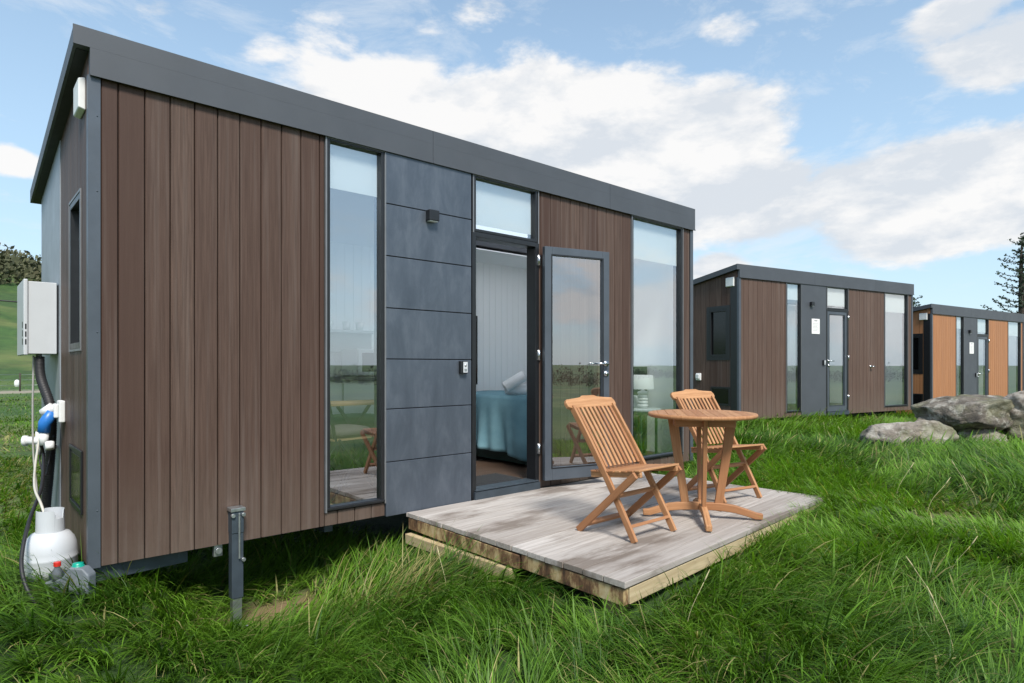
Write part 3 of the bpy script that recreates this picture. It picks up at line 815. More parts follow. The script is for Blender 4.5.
def power_inlet(cab, label, hang):
    r = empty('power_inlet', (0,0,0)); r.location = cab.matrix_basis @ Vector((-.007, .93, .78)); r.rotation_euler = cab.rotation_euler
    tag(r, label, 'power inlet', 'white power inlets on the cabin gables')
    MB().box((-.035,-.06,-.07),(0,.06,.07)).box((-.06,-.045,-.04),(-.034,.045,.05)).build('housing', 'offwhite', r, .01, 3)
    if hang:
        MB().tube([(-.06,.0,-.0),(-.10,.02,-.07),(-.105,.02,-.13)], [.035,.035,.034], 16).build('collar', 'blue', r)
        MB().tube([(-.06,0,.03),(-.11,.03,-.01)], [.03,.028], 12).tube([(-.105,.02,-.13),(-.105,.02,-.21)], [.028,.024], 14).tube([(-.08,-.03,-.19),(-.08,-.05,-.23)], .025, 12).build_each('plug', 'offwhite', r)
power_inlet(cab1, 'white power inlet with a blue plug on the side wall of the front cabin', True)
power_inlet(cab2, 'white power inlet on the side wall of the brown middle cabin', False)

# water heater
r = empty('water_heater', (.54, 5.17, Z(.08)), 0, 'white box-shaped gas water heater hung on the side wall of the front cabin', 'water heater')
MB().box((-.165, .0, .0), (-.012, .50, .475)).build('casing', 'white', r, .004)
MB().box((-.19, -.012, -.008), (-.166, .512, .487)).build('front_cover', 'white', r, .006)
MB().box((-.011, -.0, .01), (.007, .5, .46)).build('back_plate', 'black', r)
v = MB()
for i in range(3): v.box((-.1915, .035, .06+i*.055), (-.1895, .075, .10+i*.055))
for i in range(3): v.box((-.182, -.0128, .06+i*.05), (-.174, -.0115, .095+i*.05))
v.build('vent_slots', 'black', r)
p = MB()
p.tube([(-.10, .06, -.001), (-.10, .06, -.09)], .014, 12).tube([(-.10, .06, -.03), (-.10, .06, -.06)], .019, 6)
p.tube([(-.10, .16, -.001), (-.10, .16, -.07)], .014, 12)
p.build('pipe_stub', 'steel', r)
def cable(name, pts, rad, m, label, cat='cable', ridged=False, group=None):
    P = curve_pts(pts, 14)
    if ridged:
        PP = []; rr = []
        for i in range(len(P)-1):
            for k in range(3):
                PP.append(P[i].lerp(P[i+1], k/3)); rr.append(rad*(1 if k % 2 else .88))
        o = MB().tube(PP, rr, 12).build(name, m)
    else: o = MB().tube(P, rad, 8).build(name, m)
    return tag(o, label, cat, group)
cable('corrugated_hose', [(.44,5.23,Z(.06)),(.445,5.2,Z(-.08)),(.485,5.06,Z(-.28)),(.49,5.10,Z(-.5)),(.485,5.2,Z(-.75)),(.48,5.3,Z(-.98)),(.50,5.4,Z(-1.2))], .030, 'rubber', 'thick black corrugated hose hanging below the white water heater', 'hose', True)
cable('power_cable', [(.425,4.95,Z(-.50)),(.44,5.0,Z(-.58)),(.40,4.65,Z(-.72)),(.31,4.22,Z(-.83)),(.265,4.02,Z(-.98)),(.28,3.92,Z(-1.10)),(.34,3.84,Z(-1.22)),(.42,3.75,Z(-1.36))], .0095, 'rubber', 'long black power cable drooping past the gas bottle into the grass')
cable('grey_pipe', [(.41,5.25,Z(.07)),(.405,5.25,Z(-.3)),(.41,5.25,Z(-.6)),(.43,5.2,Z(-.9))], .006, simple('grey_pipe', (.35,.34,.32), .5), 'thin grey pipe hanging straight down from the water heater', 'pipe')
cable('gas_hose', [(.45,5.3,Z(-.45)),(.40,5.0,Z(-.62)),(.36,4.55,Z(-.70)),(.37,4.32,Z(-.76)),(.385,4.25,Z(-.83))], .007, simple('pale_hose', (.5,.48,.42), .5), 'pale thin gas hose running down into the top of the gas bottle', 'hose')
cable('black_wire', [(.50,4.93,Z(-.30)),(.46,5.0,Z(-.42)),(.43,5.1,Z(-.60)),(.45,5.0,Z(-.70)),(.48,5.1,Z(-.62)),(.50,5.05,Z(-.45))], .005, 'rubber', 'thin black wire looped below the white power inlet', 'wire')
r = empty('valve_fitting', (.47, 5.25, Z(-.50)), 0, 'white plastic valve fitting beside the black hose under the water heater', 'valve')
MB().tube([(-.09,.05,0),(.03,-.02,0)], .028, 14).tube([(-.03,.015,-.09),(-.03,.015,.06)], .020, 12).build('valve_body', 'offwhite', r)
MB().tube([(-.11,.06,0),(-.09,.05,0)], .036, 12).build('valve_cap', 'offwhite', r)
MB().beam((.03,-.06,-.05),(.06,.04,-.05), .03, .02, (0,0,1)).build('bracket', 'offwhite', r)
# gas bottle
bz = float(ground_h(.385, 4.24))+.0
r = empty('gas_bottle', (.40, 4.20, bz), 0, 'white gas bottle with a collared top standing in grass against the cabin side', 'gas bottle')
k = .124
H0 = Z(-.775)-bz
bh = H0-.105
prof = [(0,.0),(.10,.0),(.09,.03),(.115,.045),(k,.09),(k,bh*.5-.006),(k+.003,bh*.5),(k,bh*.5+.006),(k,bh-.115),(k*.965,bh-.08),(k*.87,bh-.048),(k*.70,bh-.02),(k*.4,bh-.004),(0,bh)]
MB().lathe(prof, n=48).build('body', 'white', r)
cr = MB(); n = 40; vs = []; fs = []
for ri, zt in ((.066, 0), (.063, 1), (.059, 1), (.062, 0)):
    for j in range(n):
        t = 2*math.pi*j/n; cut = .045 if (1.9 < t < 3.0 or 4.9 < t < 5.7) else 0
        vs.append((ri*math.cos(t), ri*math.sin(t), bh-.02+zt*(.125-cut)))
for a_ in range(4):
    b_ = (a_+1) % 4
    for j in range(n): fs.append((a_*n+j, a_*n+(j+1) % n, b_*n+(j+1) % n, b_*n+j))
cr.piece(vs, fs, smooth=False).build('collar', 'white', r)
MB().tube([(0,0,bh-.01),(0,0,bh+.05)], .016, 12).tube([(0,0,bh+.03),(.05,-.02,bh+.035)], .012, 10).tube([(0,0,bh+.05),(0,0,bh+.07)], .024, 10).build('valve', 'steel', r)
# grey plastic tank with two caps
gz = float(ground_h(.45, 3.93))
r = empty('waste_tank', (.46, 3.93, Z(-1.135)), R(-40), 'grey moulded plastic waste fitting with a red and a teal cap at the cabin corner', 'waste tank')
mb = MB(); mb.prism([(-.17,-.14),(.17,-.14),(.17,.10),(.12,.155),(.02,.165),(-.04,.08),(-.17,.05)], 'y', -.055, .045)
mb.build('tank', 'greyplastic', r, .015, 3)
MB().lathe([(0,.05),(.034,.05),(.037,.09),(.034,.13),(.020,.155),(.018,.17)], (-.09,-.02,0), 24).build('neck', simple('smoky_plastic', (.10,.11,.12), .2), r)
MB().lathe([(.026,.168),(.026,.20),(.0,.202)], (-.09,-.02,0), 8).build('red_cap', 'red', r, .003)
MB().lathe([(.036,.16),(.036,.185),(.0,.19)], (.055,-.0,0), 24).lathe([(.042,.15),(.042,.168),(.03,.168)], (.055,0,0), 24).build('teal_cap', 'teal', r)

r.scale = (.66, .66, .66)
# ------------------------------------------------------------------ deck
DZ = Z(-1.07)
r = empty('wooden_deck', (2.48, 1.95, DZ-.27), 0, 'low weathered grey plank deck in front of the open door', 'deck')
def todeck(mb):
    mb.v = [(x-2.48, y-1.95, z-(DZ-.27)) for x, y, z in mb.v]; return mb
mb = MB(); nb = 15; pw = 2.13/nb
for i in range(nb):
    a, b = i*pw+.003, (i+1)*pw-.003
    L0 = -.4; L1 = 2.86+random.uniform(-.008, .008)
    P = [(L0, a), (L1, a), (L1, b), (L0, b)]
    P = [(2.48+u*ca-v*sa, 1.95+u*sa+v*ca) for u, v in P]
    P = clip(P, -1, 0, -(2.485+random.uniform(0, .008))); P = clip(P, 0, 1, 3.955)
    if len(P) >= 3:
        gsave = len(mb.v)
        mb.prism(P, 'z', DZ-.032, DZ+random.uniform(-.0015, .0015))
        off = (random.random()*9, random.random()*9, random.random()*9)
        for q_ in range(gsave, len(mb.v)):
            x, y, z = mb.v[q_]; u = (x-2.48)*ca+(y-1.95)*sa; vv = -(x-2.48)*sa+(y-1.95)*ca
            mb.g[q_] = (vv+off[0], z+off[1], u+off[2])
todeck(mb).build('deck_boards', 'deckwood', r, .0025)
mb = MB()
p0 = (2.53, 1.95+.03); p1 = (2.48+2.82*ca-.03*sa, 1.95+2.82*sa+.03)
mb.beam((2.54,1.985,DZ-.085),(p1[0],p1[1],DZ-.0755), .082, .04, (0,0,1))
todeck(mb).build('front_joist', 'joist_pale', r, .003)
mb = MB()
mb.beam((2.515,1.97,DZ-.085),(2.515,2.72,DZ-.0755), .082, .04, (0,0,1))
mb.beam((2.512,2.74,DZ-.085),(2.512,3.93,DZ-.0755), .082, .045, (0,0,1))
for i in range(6):
    x = 2.9+i*.45; mb.beam((x,2.07+(x-2.5)*.066,DZ-.085),(x,3.93,DZ-.0755), .082, .04, (0,0,1))
mb.beam((5.30,2.20,DZ-.085),(5.30,3.93,DZ-.0755), .082, .04, (0,0,1))
todeck(mb).build_each('side_joist', 'endwood', r, .003)
mb = MB(); mb.beam((2.495,2.80,DZ-.172),(2.465,3.9,DZ-.172), .07, .05, (0,0,1))
todeck(mb).build_each('bearer', 'joist_pale', r, .004)
mb = MB()
for x, y in ((2.6,3.7),(2.6,2.1),(3.9,2.2),(5.2,2.35),(3.9,3.8),(5.2,3.8)):
    mb.box((x-.05,y-.05,DZ-.55),(x+.05,y+.05,DZ-.137),2)
todeck(mb).build_each('post', 'endwood', r)

# ------------------------------------------------------------------ teak chair
def make_chair(label):
    r = empty('folding_chair', (0,0,0), 0, label, 'chair', 'teak folding chairs on the deck')
    foot, top = Vector((0,-.21,0)), Vector((0,.33,.84))
    def st(z):  # stile centre line, slightly curved
        t = z/.84; return -.21+.47*t+.075*t*t
    for s in (-1, 1):
        pts = [(s*.205, st(z), z) for z in np.linspace(.0, .80, 10)]
        MB().sweep(pts, .022, .042, (1,0,0)).build('back_leg', 'teak', r, .004)
        pts = [(s*.232, .225-.46*t+.0*math.sin(t*3.1), .415*t) for t in np.linspace(0, 1, 5)]
        MB().sweep(pts, .022, .045, (1,0,0), tone=.95).build('front_leg', 'teak', r, .004)
    # top rail with scalloped outline
    prof = [(-.245,-.012),(-.250,.02),(-.235,.048),(-.15,.055),(-.09,.062),(-.06,.075),(.06,.075),(.09,.062),(.15,.055),(.235,.048),(.250,.02),(.245,-.012),(.22,-.022),(-.22,-.022)]
    mb = MB(); mb.prism(prof, 'y', -.014, .014, along='x'); rail = mb.build('top_rail', 'teak', r, .006, 3)
    rail.location = (0, st(.80)+.008, .80); rail.rotation_euler = (-math.atan2(.62, .84), 0, 0)
    # back slats
    mb = MB()
    for i in range(9):
        x = -.165+i*.04125
        pts = [(x*(.97+.03), st(z)-.006, z) for z in np.linspace(.425, .79, 7)]
        mb.sweep(pts, .021, .012, (1,0,0))
    mb.build('back_slats', 'teak', r, .002)
    # seat
    sy0, sy1 = -.245, .145; zs = lambda y: .425-.045*(y-sy0)/(sy1-sy0)
    mb = MB()
    for s in (-1, 1):
        mb.sweep([(s*.188, y, zs(y)-.012+.0) for y in np.linspace(sy0, sy1, 5)], .024, .034, (1,0,0))
    mb.build_each('seat_rail', 'teak', r, .004)
    mb = MB()
    for i in range(8):
        y = sy0+.02+i*.049; mb.beam((-.212,y,zs(y)+.012-.004*math.sin(i/7*3.14)),(.212,y,zs(y)+.012-.004*math.sin(i/7*3.14)), .040, .012, (0,1,-.1))
    mb.build('seat', 'teak', r, .003)
    mb = MB()
    mb.beam((-.195,st(.40),.385),(.195,st(.40),.385), .022, .04, (0,1,.3))
    mb.beam((-.195,st(.085),.085),(.195,st(.085),.085), .020, .042, (0,.4,1))
    mb.beam((-.222,.225-.46*.12,.05),(.222,.225-.46*.12,.05), .020, .036, (0,.4,-1))
    mb.beam((-.222,.225-.46*.62,.258),(.222,.225-.46*.62,.258), .020, .034, (0,1,1))
    mb.build_each('stretcher', 'teak', r, .003)
    return r
def copy_tree(o, parent=None):
    c = o.copy(); COL.objects.link(c)
    if parent: c.parent = parent
    for ch in o.children: copy_tree(ch, c)
    return c
ch1 = make_chair('left teak folding chair, nearer the open door, with its slatted back to the cabin')
ch1.location = (3.285, 2.555, DZ+.002); ch1.rotation_euler = (0, 0, 0)
ch2 = copy_tree(ch1); ch2['label'] = 'right teak folding chair, half hidden behind the round table'
ch2.location = (4.73, 2.72, DZ+.002); ch2.rotation_euler = (0, 0, R(-12))

# ------------------------------------------------------------------ round table
r = empty('round_table', (3.94, 2.42, DZ+.002), R(-52), 'round teak table on a curved four-footed base on the deck', 'table')
mb = MB(); rad = .363; n = 12; sw = 2*rad/n
for i in range(n):
    a, b = -rad+i*sw+.0008, -rad+(i+1)*sw-.0008; P = []
    for t in np.linspace(0, 1, 6):
        x = a+(b-a)*t; P.append((x, math.sqrt(max(0, rad*rad-x*x))))
    P = P+[(x, -y) for x, y in P[::-1]]
    if i in (0, n-1): P = [p for j, p in enumerate(P) if j == 0 or (abs(p[0]-P[j-1][0])+abs(p[1]-P[j-1][1])) > 1e-5]
    mb.prism(P, 'z', .714, .740, along='y')
mb.build('tabletop', 'teak', r, .002)
rim = MB().lathe([(rad-.004,.712),(rad+.005,.716),(rad+.008,.727),(rad+.005,.738),(rad-.003,.7395)], n=72); rim.build('rim', 'teak', r)
mb = MB()
for k_ in range(4):
    a = k_*math.pi/2; c_, s_ = math.cos(a), math.sin(a)
    mb.beam((.19*c_-.19*s_*1.0, .19*s_+.19*c_, .685), (.19*c_+.19*s_, .19*s_-.19*c_, .685), .055, .02, (0,0,1))
mb.build('apron', 'teak', r, .003)
for k_ in range(4):
    a = k_*math.pi/2; c_, s_ = math.cos(a), math.sin(a)
    MB().sweep([(c_*x, s_*x, z) for x, z in ((.105,.055),(.135,.25),(.165,.45),(.20,.712))], .028, [.055,.056,.06,.07], (-s_, c_, 0)).build('leg', 'teak', r, .004)
    MB().sweep([(c_*x, s_*x, z) for x, z in ((.0,.085),(.12,.085),(.22,.072),(.30,.050),(.36,.030),(.405,.027))], .04, [.05,.055,.052,.048,.046,.040], (-s_, c_, 0)).build('foot', 'teak', r, .006)

# ------------------------------------------------------------------ interior of the front cabin
FZ = Z(-1.07)+.062
# bed
r = empty('bed', (5.2, 5.32, FZ), 0, 'double bed with a teal cover draped to the floor, seen through the open door', 'bed')
MB().box((-.90,-.70,.02),(.93,.72,.40)).build('bed_base', 'darkgreen', r)
MB().box((-.92,-.74,.40),(.94,.74,.66)).build('mattress', 'white', r, .05, 4)
def bedcover():
    x0, x1, y0, y1 = -.97, .35, -.79, .78; zt = .70
    loop = []
    nseg = 90
    for i in range(nseg): loop.append((x1+(x0-x1)*i/nseg, y0, (0,-1)))
    for i in range(9):
        t = i/8*math.pi/2; rr = .06; loop.append((x0+rr-rr*math.sin(t), y0+rr-rr*math.cos(t), (-math.sin(t), -math.cos(t))))
    for i in range(1, nseg+1): loop.append((x0, y0+.06+(y1-y0-.06)*i/nseg, (-1,0)))
    rows = 16; vs = []; n = len(loop); acc = 0; S_ = [0]
    for i in range(1, n):
        acc += math.hypot(loop[i][0]-loop[i-1][0], loop[i][1]-loop[i-1][1]); S_.append(acc)
    cor = S_[nseg+4]
    for k_ in range(rows+1):
        t = k_/rows
        for i, (x, y, nn) in enumerate(loop):
            s = S_[i]; dc = s-cor
            hem = .05+.16*min(1, abs(dc)/.9)+.025*math.sin(s*5)
            z = zt-(zt-hem)*t
            A = .045*t**1.2
            f = A*(math.sin(s*17+1.2*math.sin(s*5))+.5*math.sin(s*31+2*t))
            gather = math.exp(-(dc/.22)**2)
            f += .05*t*t*0-(.05*gather)*max(0, t-.75)*4
            out = .02*min(1, t*6)+f+.03*t
            vs.append((x+nn[0]*out, y+nn[1]*out, z))
    fs = [(k_*n+i, (k_+1)*n+i, (k_+1)*n+i+1, k_*n+i+1) for k_ in range(rows) for i in range(n-1)]
    mb = MB(); mb.piece(vs, fs, smooth=True)
    # top
    m_ = 20; tv = []; 
    for i in range(m_+1):
        for j in range(m_+1):
            x = x0+.005+(x1-x0)*i/m_; y = y0+.005+(y1-y0-.005)*j/m_
            tv.append((x, y, zt+.006*math.sin(x*9+y*4)+.004*math.sin(y*15)))
    mb.piece(tv, [(i*(m_+1)+j, (i+1)*(m_+1)+j, (i+1)*(m_+1)+j+1, i*(m_+1)+j+1) for i in range(m_) for j in range(m_)], smooth=True)
    o = mb.build('bed_cover', 'teal_cloth', r)
    sd = o.modifiers.new('solid', 'SOLIDIFY'); sd.thickness = .012; sd.offset = -1
bedcover()
mb = MB()
def blob_box(mb, c, s, rot=None, n=12, p=3.0, smooth=True):
    vs = []; fs = []
    for i in range(n+1):
        th = math.pi*i/n
        for j in range(2*n):
            ph = math.pi*j/n
            x, y, z = math.sin(th)*math.cos(ph), math.sin(th)*math.sin(ph), math.cos(th)
            l = (abs(x)**p+abs(y)**p+abs(z)**p)**(1/p); v_ = Vector((x/l*s[0], y/l*s[1], z/l*s[2]))
            if rot: v_ = rot @ v_
            vs.append(v_+Vector(c))
    m2 = 2*n
    for i in range(n):
        for j in range(m2): fs.append((i*m2+j, (i+1)*m2+j, (i+1)*m2+(j+1) % m2, i*m2+(j+1) % m2))
    mb.piece(vs, fs, smooth=smooth); return mb
MB_ = blob_box
pil = blob_box(MB(), (.70, -.38, .88), (.10, .32, .24), Matrix.Rotation(R(25), 3, 'Y'), p=2.6); blob_box(pil, (.70, .38, .88), (.10, .32, .24), Matrix.Rotation(R(25), 3, 'Y'), p=2.6)
pil.build_each('pillow', 'towel', r)
blob_box(MB(), (.50, -.30, .86), (.08, .22, .17), Matrix.Rotation(R(30), 3, 'Y'), p=2.6).build('cushion', 'brownfab', r)
MB().box((.945,-.80,.02),(.97,.80,1.0)).build('headboard', 'greenfabric', r)
# towels
def towel(loc, rz, tilt, label):
    vs = []; fs = []; n = 60; ln = .24
    for j, y in enumerate((-ln/2, -ln/2+.01, ln/2-.01, ln/2)):
        for i in range(n):
            t = i/n*2*math.pi; rr = .062+(.004*math.sin(t*2))-(.006 if j in (0, 3) else 0)
            vs.append((rr*math.cos(t), y, rr*math.sin(t)*.9))
    for j in range(3):
        for i in range(n): fs.append((j*n+i, j*n+(i+1) % n, (j+1)*n+(i+1) % n, (j+1)*n+i))
    fs += [tuple(range(n)), tuple(range(3*n, 4*n))[::-1]]
    mb = MB(); mb.piece(vs, fs, smooth=True)
    for yy in (-ln/2-.003, ln/2+.003):
        sp = [((.052-.011*t)*math.cos(t*5)*1.0, yy, (.050-.011*t)*math.sin(t*5)*.9) for t in np.linspace(0, 4.2, 60)]
        mb.tube(sp, .0035, 5)
    o = mb.build('rolled_towel', 'towel'); o.location = loc; o.rotation_euler = (tilt, 0, rz)
    return tag(o, label, 'towel', 'white rolled towels on the bed')
tz = FZ+.70+.062
towel((4.45, 4.92, tz), R(35), 0, 'white rolled towel lying flat on the teal bed cover')
towel((4.38, 4.88, tz+.085), R(62), R(-30), 'white rolled towel propped on top of the other towel')
# nightstand and lamp
r = empty('side_table', (5.85, 4.345, FZ), 0, 'round white-topped side table on dark green legs behind the large window', 'side table')
MB().lathe([(0,.50),(.20,.50),(.205,.508),(.205,.522),(.20,.53),(0,.53)], n=48).build('table_top', 'white', r)
for k_ in range(4):
    a = k_*math.pi/2+.5; MB().beam((.15*math.cos(a),.15*math.sin(a),0),(.15*math.cos(a),.15*math.sin(a),.499), .022, .022).build('leg', 'darkgreen', r)
MB().lathe([(.14,.46),(.165,.46),(.165,.499),(.14,.499)], n=32).build('rim', 'darkgreen', r)
r = empty('table_lamp', (5.85, 4.345, FZ+.532), 0, 'white table lamp with a drum shade and ribbed base on the side table', 'lamp')
prof = [(0,0),(.058,0)]
for i in range(5):
    z = .012+i*.036; prof += [(.045,z),(.060,z+.009),(.062,z+.018),(.060,z+.027),(.045,z+.036)]
prof += [(.02,.20),(.012,.235)]
MB().lathe(prof, n=32).build('base', 'ceramic', r)
sh = MB().lathe([(.125,.215),(.115,.375),(.113,.375),(.123,.215)], n=48); sh.piece([sh.v[i] for i in range(0)], []) if False else None
sh.build('lamp_shade', 'shade', r)
# television on the back wall
r = empty('television', (4.86, 6.145, FZ+.78), 0, 'black flat screen on the white wall above the bed', 'television')
MB().box((-.33,-.05,0),(.0,0,.85)).build('casing', 'black', r, .006); MB().box((-.32,-.053,.02),(-.01,-.0505,.83)).build('screen', 'screen', r)
# door mat
mb = MB(); mb.box((0,0,0),(.62,.34,.008))
for i in range(20): mb.box((.01+i*.03,.01,.008),(.028+i*.03,.33,.013))
o = mb.build('door_mat', 'mat_floor'); o.location = (3.18, 4.14, FZ+.001); tag(o, 'dark ribbed mat on the cabin floor just inside the door', 'mat')
# kitchenette
r = empty('kitchen_bench', (2.1, 5.62, FZ), 0, 'white kitchen bench with a dark top against the back wall of the front cabin', 'bench')
MB().box((0,.02,.08),(.72,.50,.86)).box((.722,.02,.08),(1.40,.50,.86)).build_each('cupboard', 'white', r, .003)
MB().box((.01,-.002,.10),(.35,.017,.84)).box((.36,-.002,.10),(.71,.017,.84)).box((.73,-.002,.10),(1.06,.017,.84)).box((1.07,-.002,.10),(1.39,.017,.84)).build_each('cupboard_door', 'white', r, .003)
MB().box((-.01,-.02,.862),(1.41,.51,.90)).build('worktop', 'stone_top', r, .003)
r = empty('microwave_oven', (3.02, 5.70, FZ+.901), 0, 'white microwave oven with a grey window on the kitchen bench', 'microwave')
MB().box((0,.015,.01),(.46,.36,.28)).build('casing', 'white', r, .008); MB().box((.008,0,.02),(.452,.014,.27)).build('door', 'white', r, .004)
MB().box((.05,-.003,.05),(.34,-.0005,.24)).build('window', 'screen', r)
o = MB().box((0,0,0),(1.3,.22,.025)).box((0,.20,-.2),(1.3,.218,-.001)).build('wall_shelf', 'white'); o.location = (2.1, 5.905, FZ+1.35); tag(o, 'white shelf on the back wall above the kitchen bench', 'shelf')
for i, x in enumerate((2.55, 2.72, 2.86, 3.05, 3.2)):
    o = MB().lathe([(0,0),(.035,0),(.042,.09),(.038,.09),(.032,.006),(0,.006)], n=20).build('cup', 'ceramic'); o.location = (x, 6.0, FZ+1.377)
    tag(o, 'white cup standing on the shelf above the kitchen bench', 'cup', 'white cups on the shelf')
# green storage seat, table, folding stool seen through the narrow window
r = empty('storage_seat', (2.25, 5.28, FZ), 0, 'low dark green upholstered seat behind the narrow window', 'seat')
MB().box((0,0,.05),(.84,.30,.46)).build('seat_base', 'greenfabric', r, .02); blob_box(MB(), (.42,.15,.50), (.42,.16,.055), p=5).build('cushion', 'greenfabric', r)
r = empty('folding_table', (2.62, 4.98, FZ), R(0), 'small folding table with a pale wood top behind the narrow window', 'table')
mb = MB()
for i in range(6): mb.box((-.33,-.21+i*.07,.68),(.33,-.144+i*.07,.70))
mb.build('tabletop', 'tabletop', r, .003)
for s in (-1, 1):
    MB().beam((-.25,s*.18,0),(.25,s*.18,.679), .018, .025, (0,1,0)).beam((.25,s*.16,0),(-.25,s*.16,.679), .018, .025, (0,1,0)).build('leg', 'black', r)
r = empty('cafe_chair', (2.30, 4.62, FZ), R(8), 'black folding cafe chair with a mauve-grey cushion behind the narrow window', 'chair')
mb = MB()
for i in range(6): mb.box((-.19,-.19+i*.064,.44),(.19,-.14+i*.064,.455))
mb.build('seat', 'tabletop', r, .002)
for s in (-1, 1):
    MB().beam((-.20,s*.185,0),(.17,s*.185,.45), .02, .016, (0,1,0)).beam((.21,s*.20,0),(-.15,s*.20,.45), .02, .016, (0,1,0)).build('leg', 'black', r)
mb = MB(); mb.beam((-.17,-.185,.43),(-.25,-.185,.83), .018, .018).beam((-.17,.185,.43),(-.25,.185,.83), .018, .018)
for z in (.6,.7,.8): mb.beam((-.21-.04*(z-.6)/.2,-.19,z),(-.21-.04*(z-.6)/.2,.19,z), .012, .05, (1,0,0))
mb.build('backrest', 'black', r)
blob_box(MB(), (.0,.0,.495), (.21,.20,.042), p=3.5).build('cushion', 'cushion', r)

# ------------------------------------------------------------------ boulders
def boulder(loc, size, rot, label, m, seed, flat=.0, cuts=13):
    random.seed(seed)
    bm = bmesh.new(); bmesh.ops.create_icosphere(bm, subdivisions=5, radius=1)
    from mathutils import noise as mn
    planes = []
    for i in range(cuts):
        v_ = Vector((random.gauss(0,1), random.gauss(0,1), random.gauss(0,1))).normalized(); planes.append((v_, random.uniform(.50, .80)))
    for v_ in bm.verts:
        p = v_.co.copy()
        for nn, d in planes:
            k_ = p.dot(nn)-d
            if k_ > 0: p -= nn*k_*.97
        q_ = p*1.3+Vector((seed*3.1, 0, 0))
        f = mn.fractal(q_, 1, 2, 5)*.11+mn.ridged_multi_fractal(q_*1.7, 1, 2, 4, 1, 2)*.035+mn.fractal(q_*Vector((1,1,3)) if False else q_*3.3, 1, 2, 4)*.05
        p += v_.co*f
        v_.co = Vector((p.x*size[0], p.y*size[1], p.z*size[2]))
    me = bpy.data.meshes.new('boulder'); bm.to_mesh(me); bm.free()
    for p in me.polygons: p.use_smooth = True
    me.materials.append(M[m]); o = bpy.data.objects.new('boulder', me); COL.objects.link(o)
    o.location = loc; o.rotation_euler = rot
    return tag(o, label, 'boulder', 'boulders heaped in the grass')
def BP(x, d, z):
    l = (x-512)/630*d; return (.665*d+.747*l, .747*d-.665*l, Z(z))
boulder(BP(909, 8.6, -1.01), (.58, .5, .30), (0,0,R(-40)), 'low flat pale boulder at the left front of the heap', 'rock', 3)
boulder(BP(966, 9.5, -.73), (.80, .58, .40), (R(6),R(-9),R(-48)), 'big tilted mossy boulder resting on top of the heap', 'rock_dark', 8, cuts=15)
boulder(BP(1032, 9.2, -.86), (.52, .5, .46), (0,0,R(20)), 'pale rough boulder at the right of the heap, cut by the picture edge', 'rock', 12)
boulder(BP(975, 9.3, -1.16), (.42, .4, .26), (0,0,R(-35)), 'low grey boulder wedged in grass under the big tilted one', 'rock', 17)
boulder(BP(926, 9.6, -.98), (.3, .3, .24), (0,0,R(10)), 'small boulder behind the flat pale one', 'rock', 21)
random.seed(5)

# ------------------------------------------------------------------ trees
def leafcloud(mb, c, rad, n, sz):
    for i in range(n):
        d = Vector((random.gauss(0,1), random.gauss(0,1), random.gauss(0,1))).normalized()*random.random()**.4
        p = Vector(c)+Vector((d.x*rad[0], d.y*rad[1], d.z*rad[2])); s = sz*random.uniform(.5, 1.3)
        a = Vector((random.gauss(0,1), random.gauss(0,1), random.gauss(0,1))).normalized(); b = a.orthogonal().normalized(); c2 = a.cross(b)
        mb.piece([p+b*s, p+c2*s*.6, p-b*s, p-c2*s*.5], [(0,1,2),(0,2,3)])
def conifer(x, y, h, label, seed):
    random.seed(seed); z = float(ground_h(x, y))
    r = empty('conifer_tree', (x, y, z), 0, label, 'tree')
    MB().tube([(0,0,-.3),(.05,0,h*.4),(0,.05,h*.8),(0,0,h)], [.26,.2,.1,.02], 10).build('trunk', 'bark', r)
    br = MB(); lf = MB()
    zz = h*.12
    while zz < h*.97:
        t = zz/h; m_ = 5 if t > .3 else 4
        a0 = random.random()*6
        for k_ in range(m_):
            a = a0+k_*2*math.pi/m_+random.uniform(-.3, .3); ln = (1-t)**.5*h*.24*random.uniform(.25, 1.25)+.15
            if random.random() < .12: continue
            d = Vector((math.cos(a), math.sin(a), 0))
            P = [Vector((0,0,zz))+d*ln*u+Vector((0,0,-.10*ln*u+.42*ln*u*u)) for u in (0,.35,.7,1)]
            br.tube(P, [.05*(1-t)+.012,.035*(1-t)+.01,.02,.008], 5)
            for u in np.linspace(.25, 1, max(4, int(ln*5))):
                p = Vector((0,0,zz))+d*ln*u+Vector((0,0,-.10*ln*u+.42*ln*u*u))
                leafcloud(lf, p, (.13,.13,.10), 4 if u < .8 else 9, .075)
        leafcloud(lf, (0,0,zz), (.24,.24,.3), 34, .10)
        zz += h*.042*random.uniform(.7, 1.3)
    leafcloud(lf, (0,0,h), (.2,.2,.3), 40, .08)
    br.build('limb', 'bark', r); lf.build('crown', 'leaf_dark', r)
def BPw(x, d): return BP(x, d, 0)[:2]
tx, ty = BPw(1022, 38); conifer(tx, ty, 38*129/630+E-float(ground_h(tx, ty)), 'tall sparse dark conifer standing behind the far orange cabin', 4)
tx, ty = BPw(911, 44); conifer(tx, ty, 44*72/630+E-float(ground_h(tx, ty)), 'small dark conifer top showing above the gap between the middle and far cabins', 9)
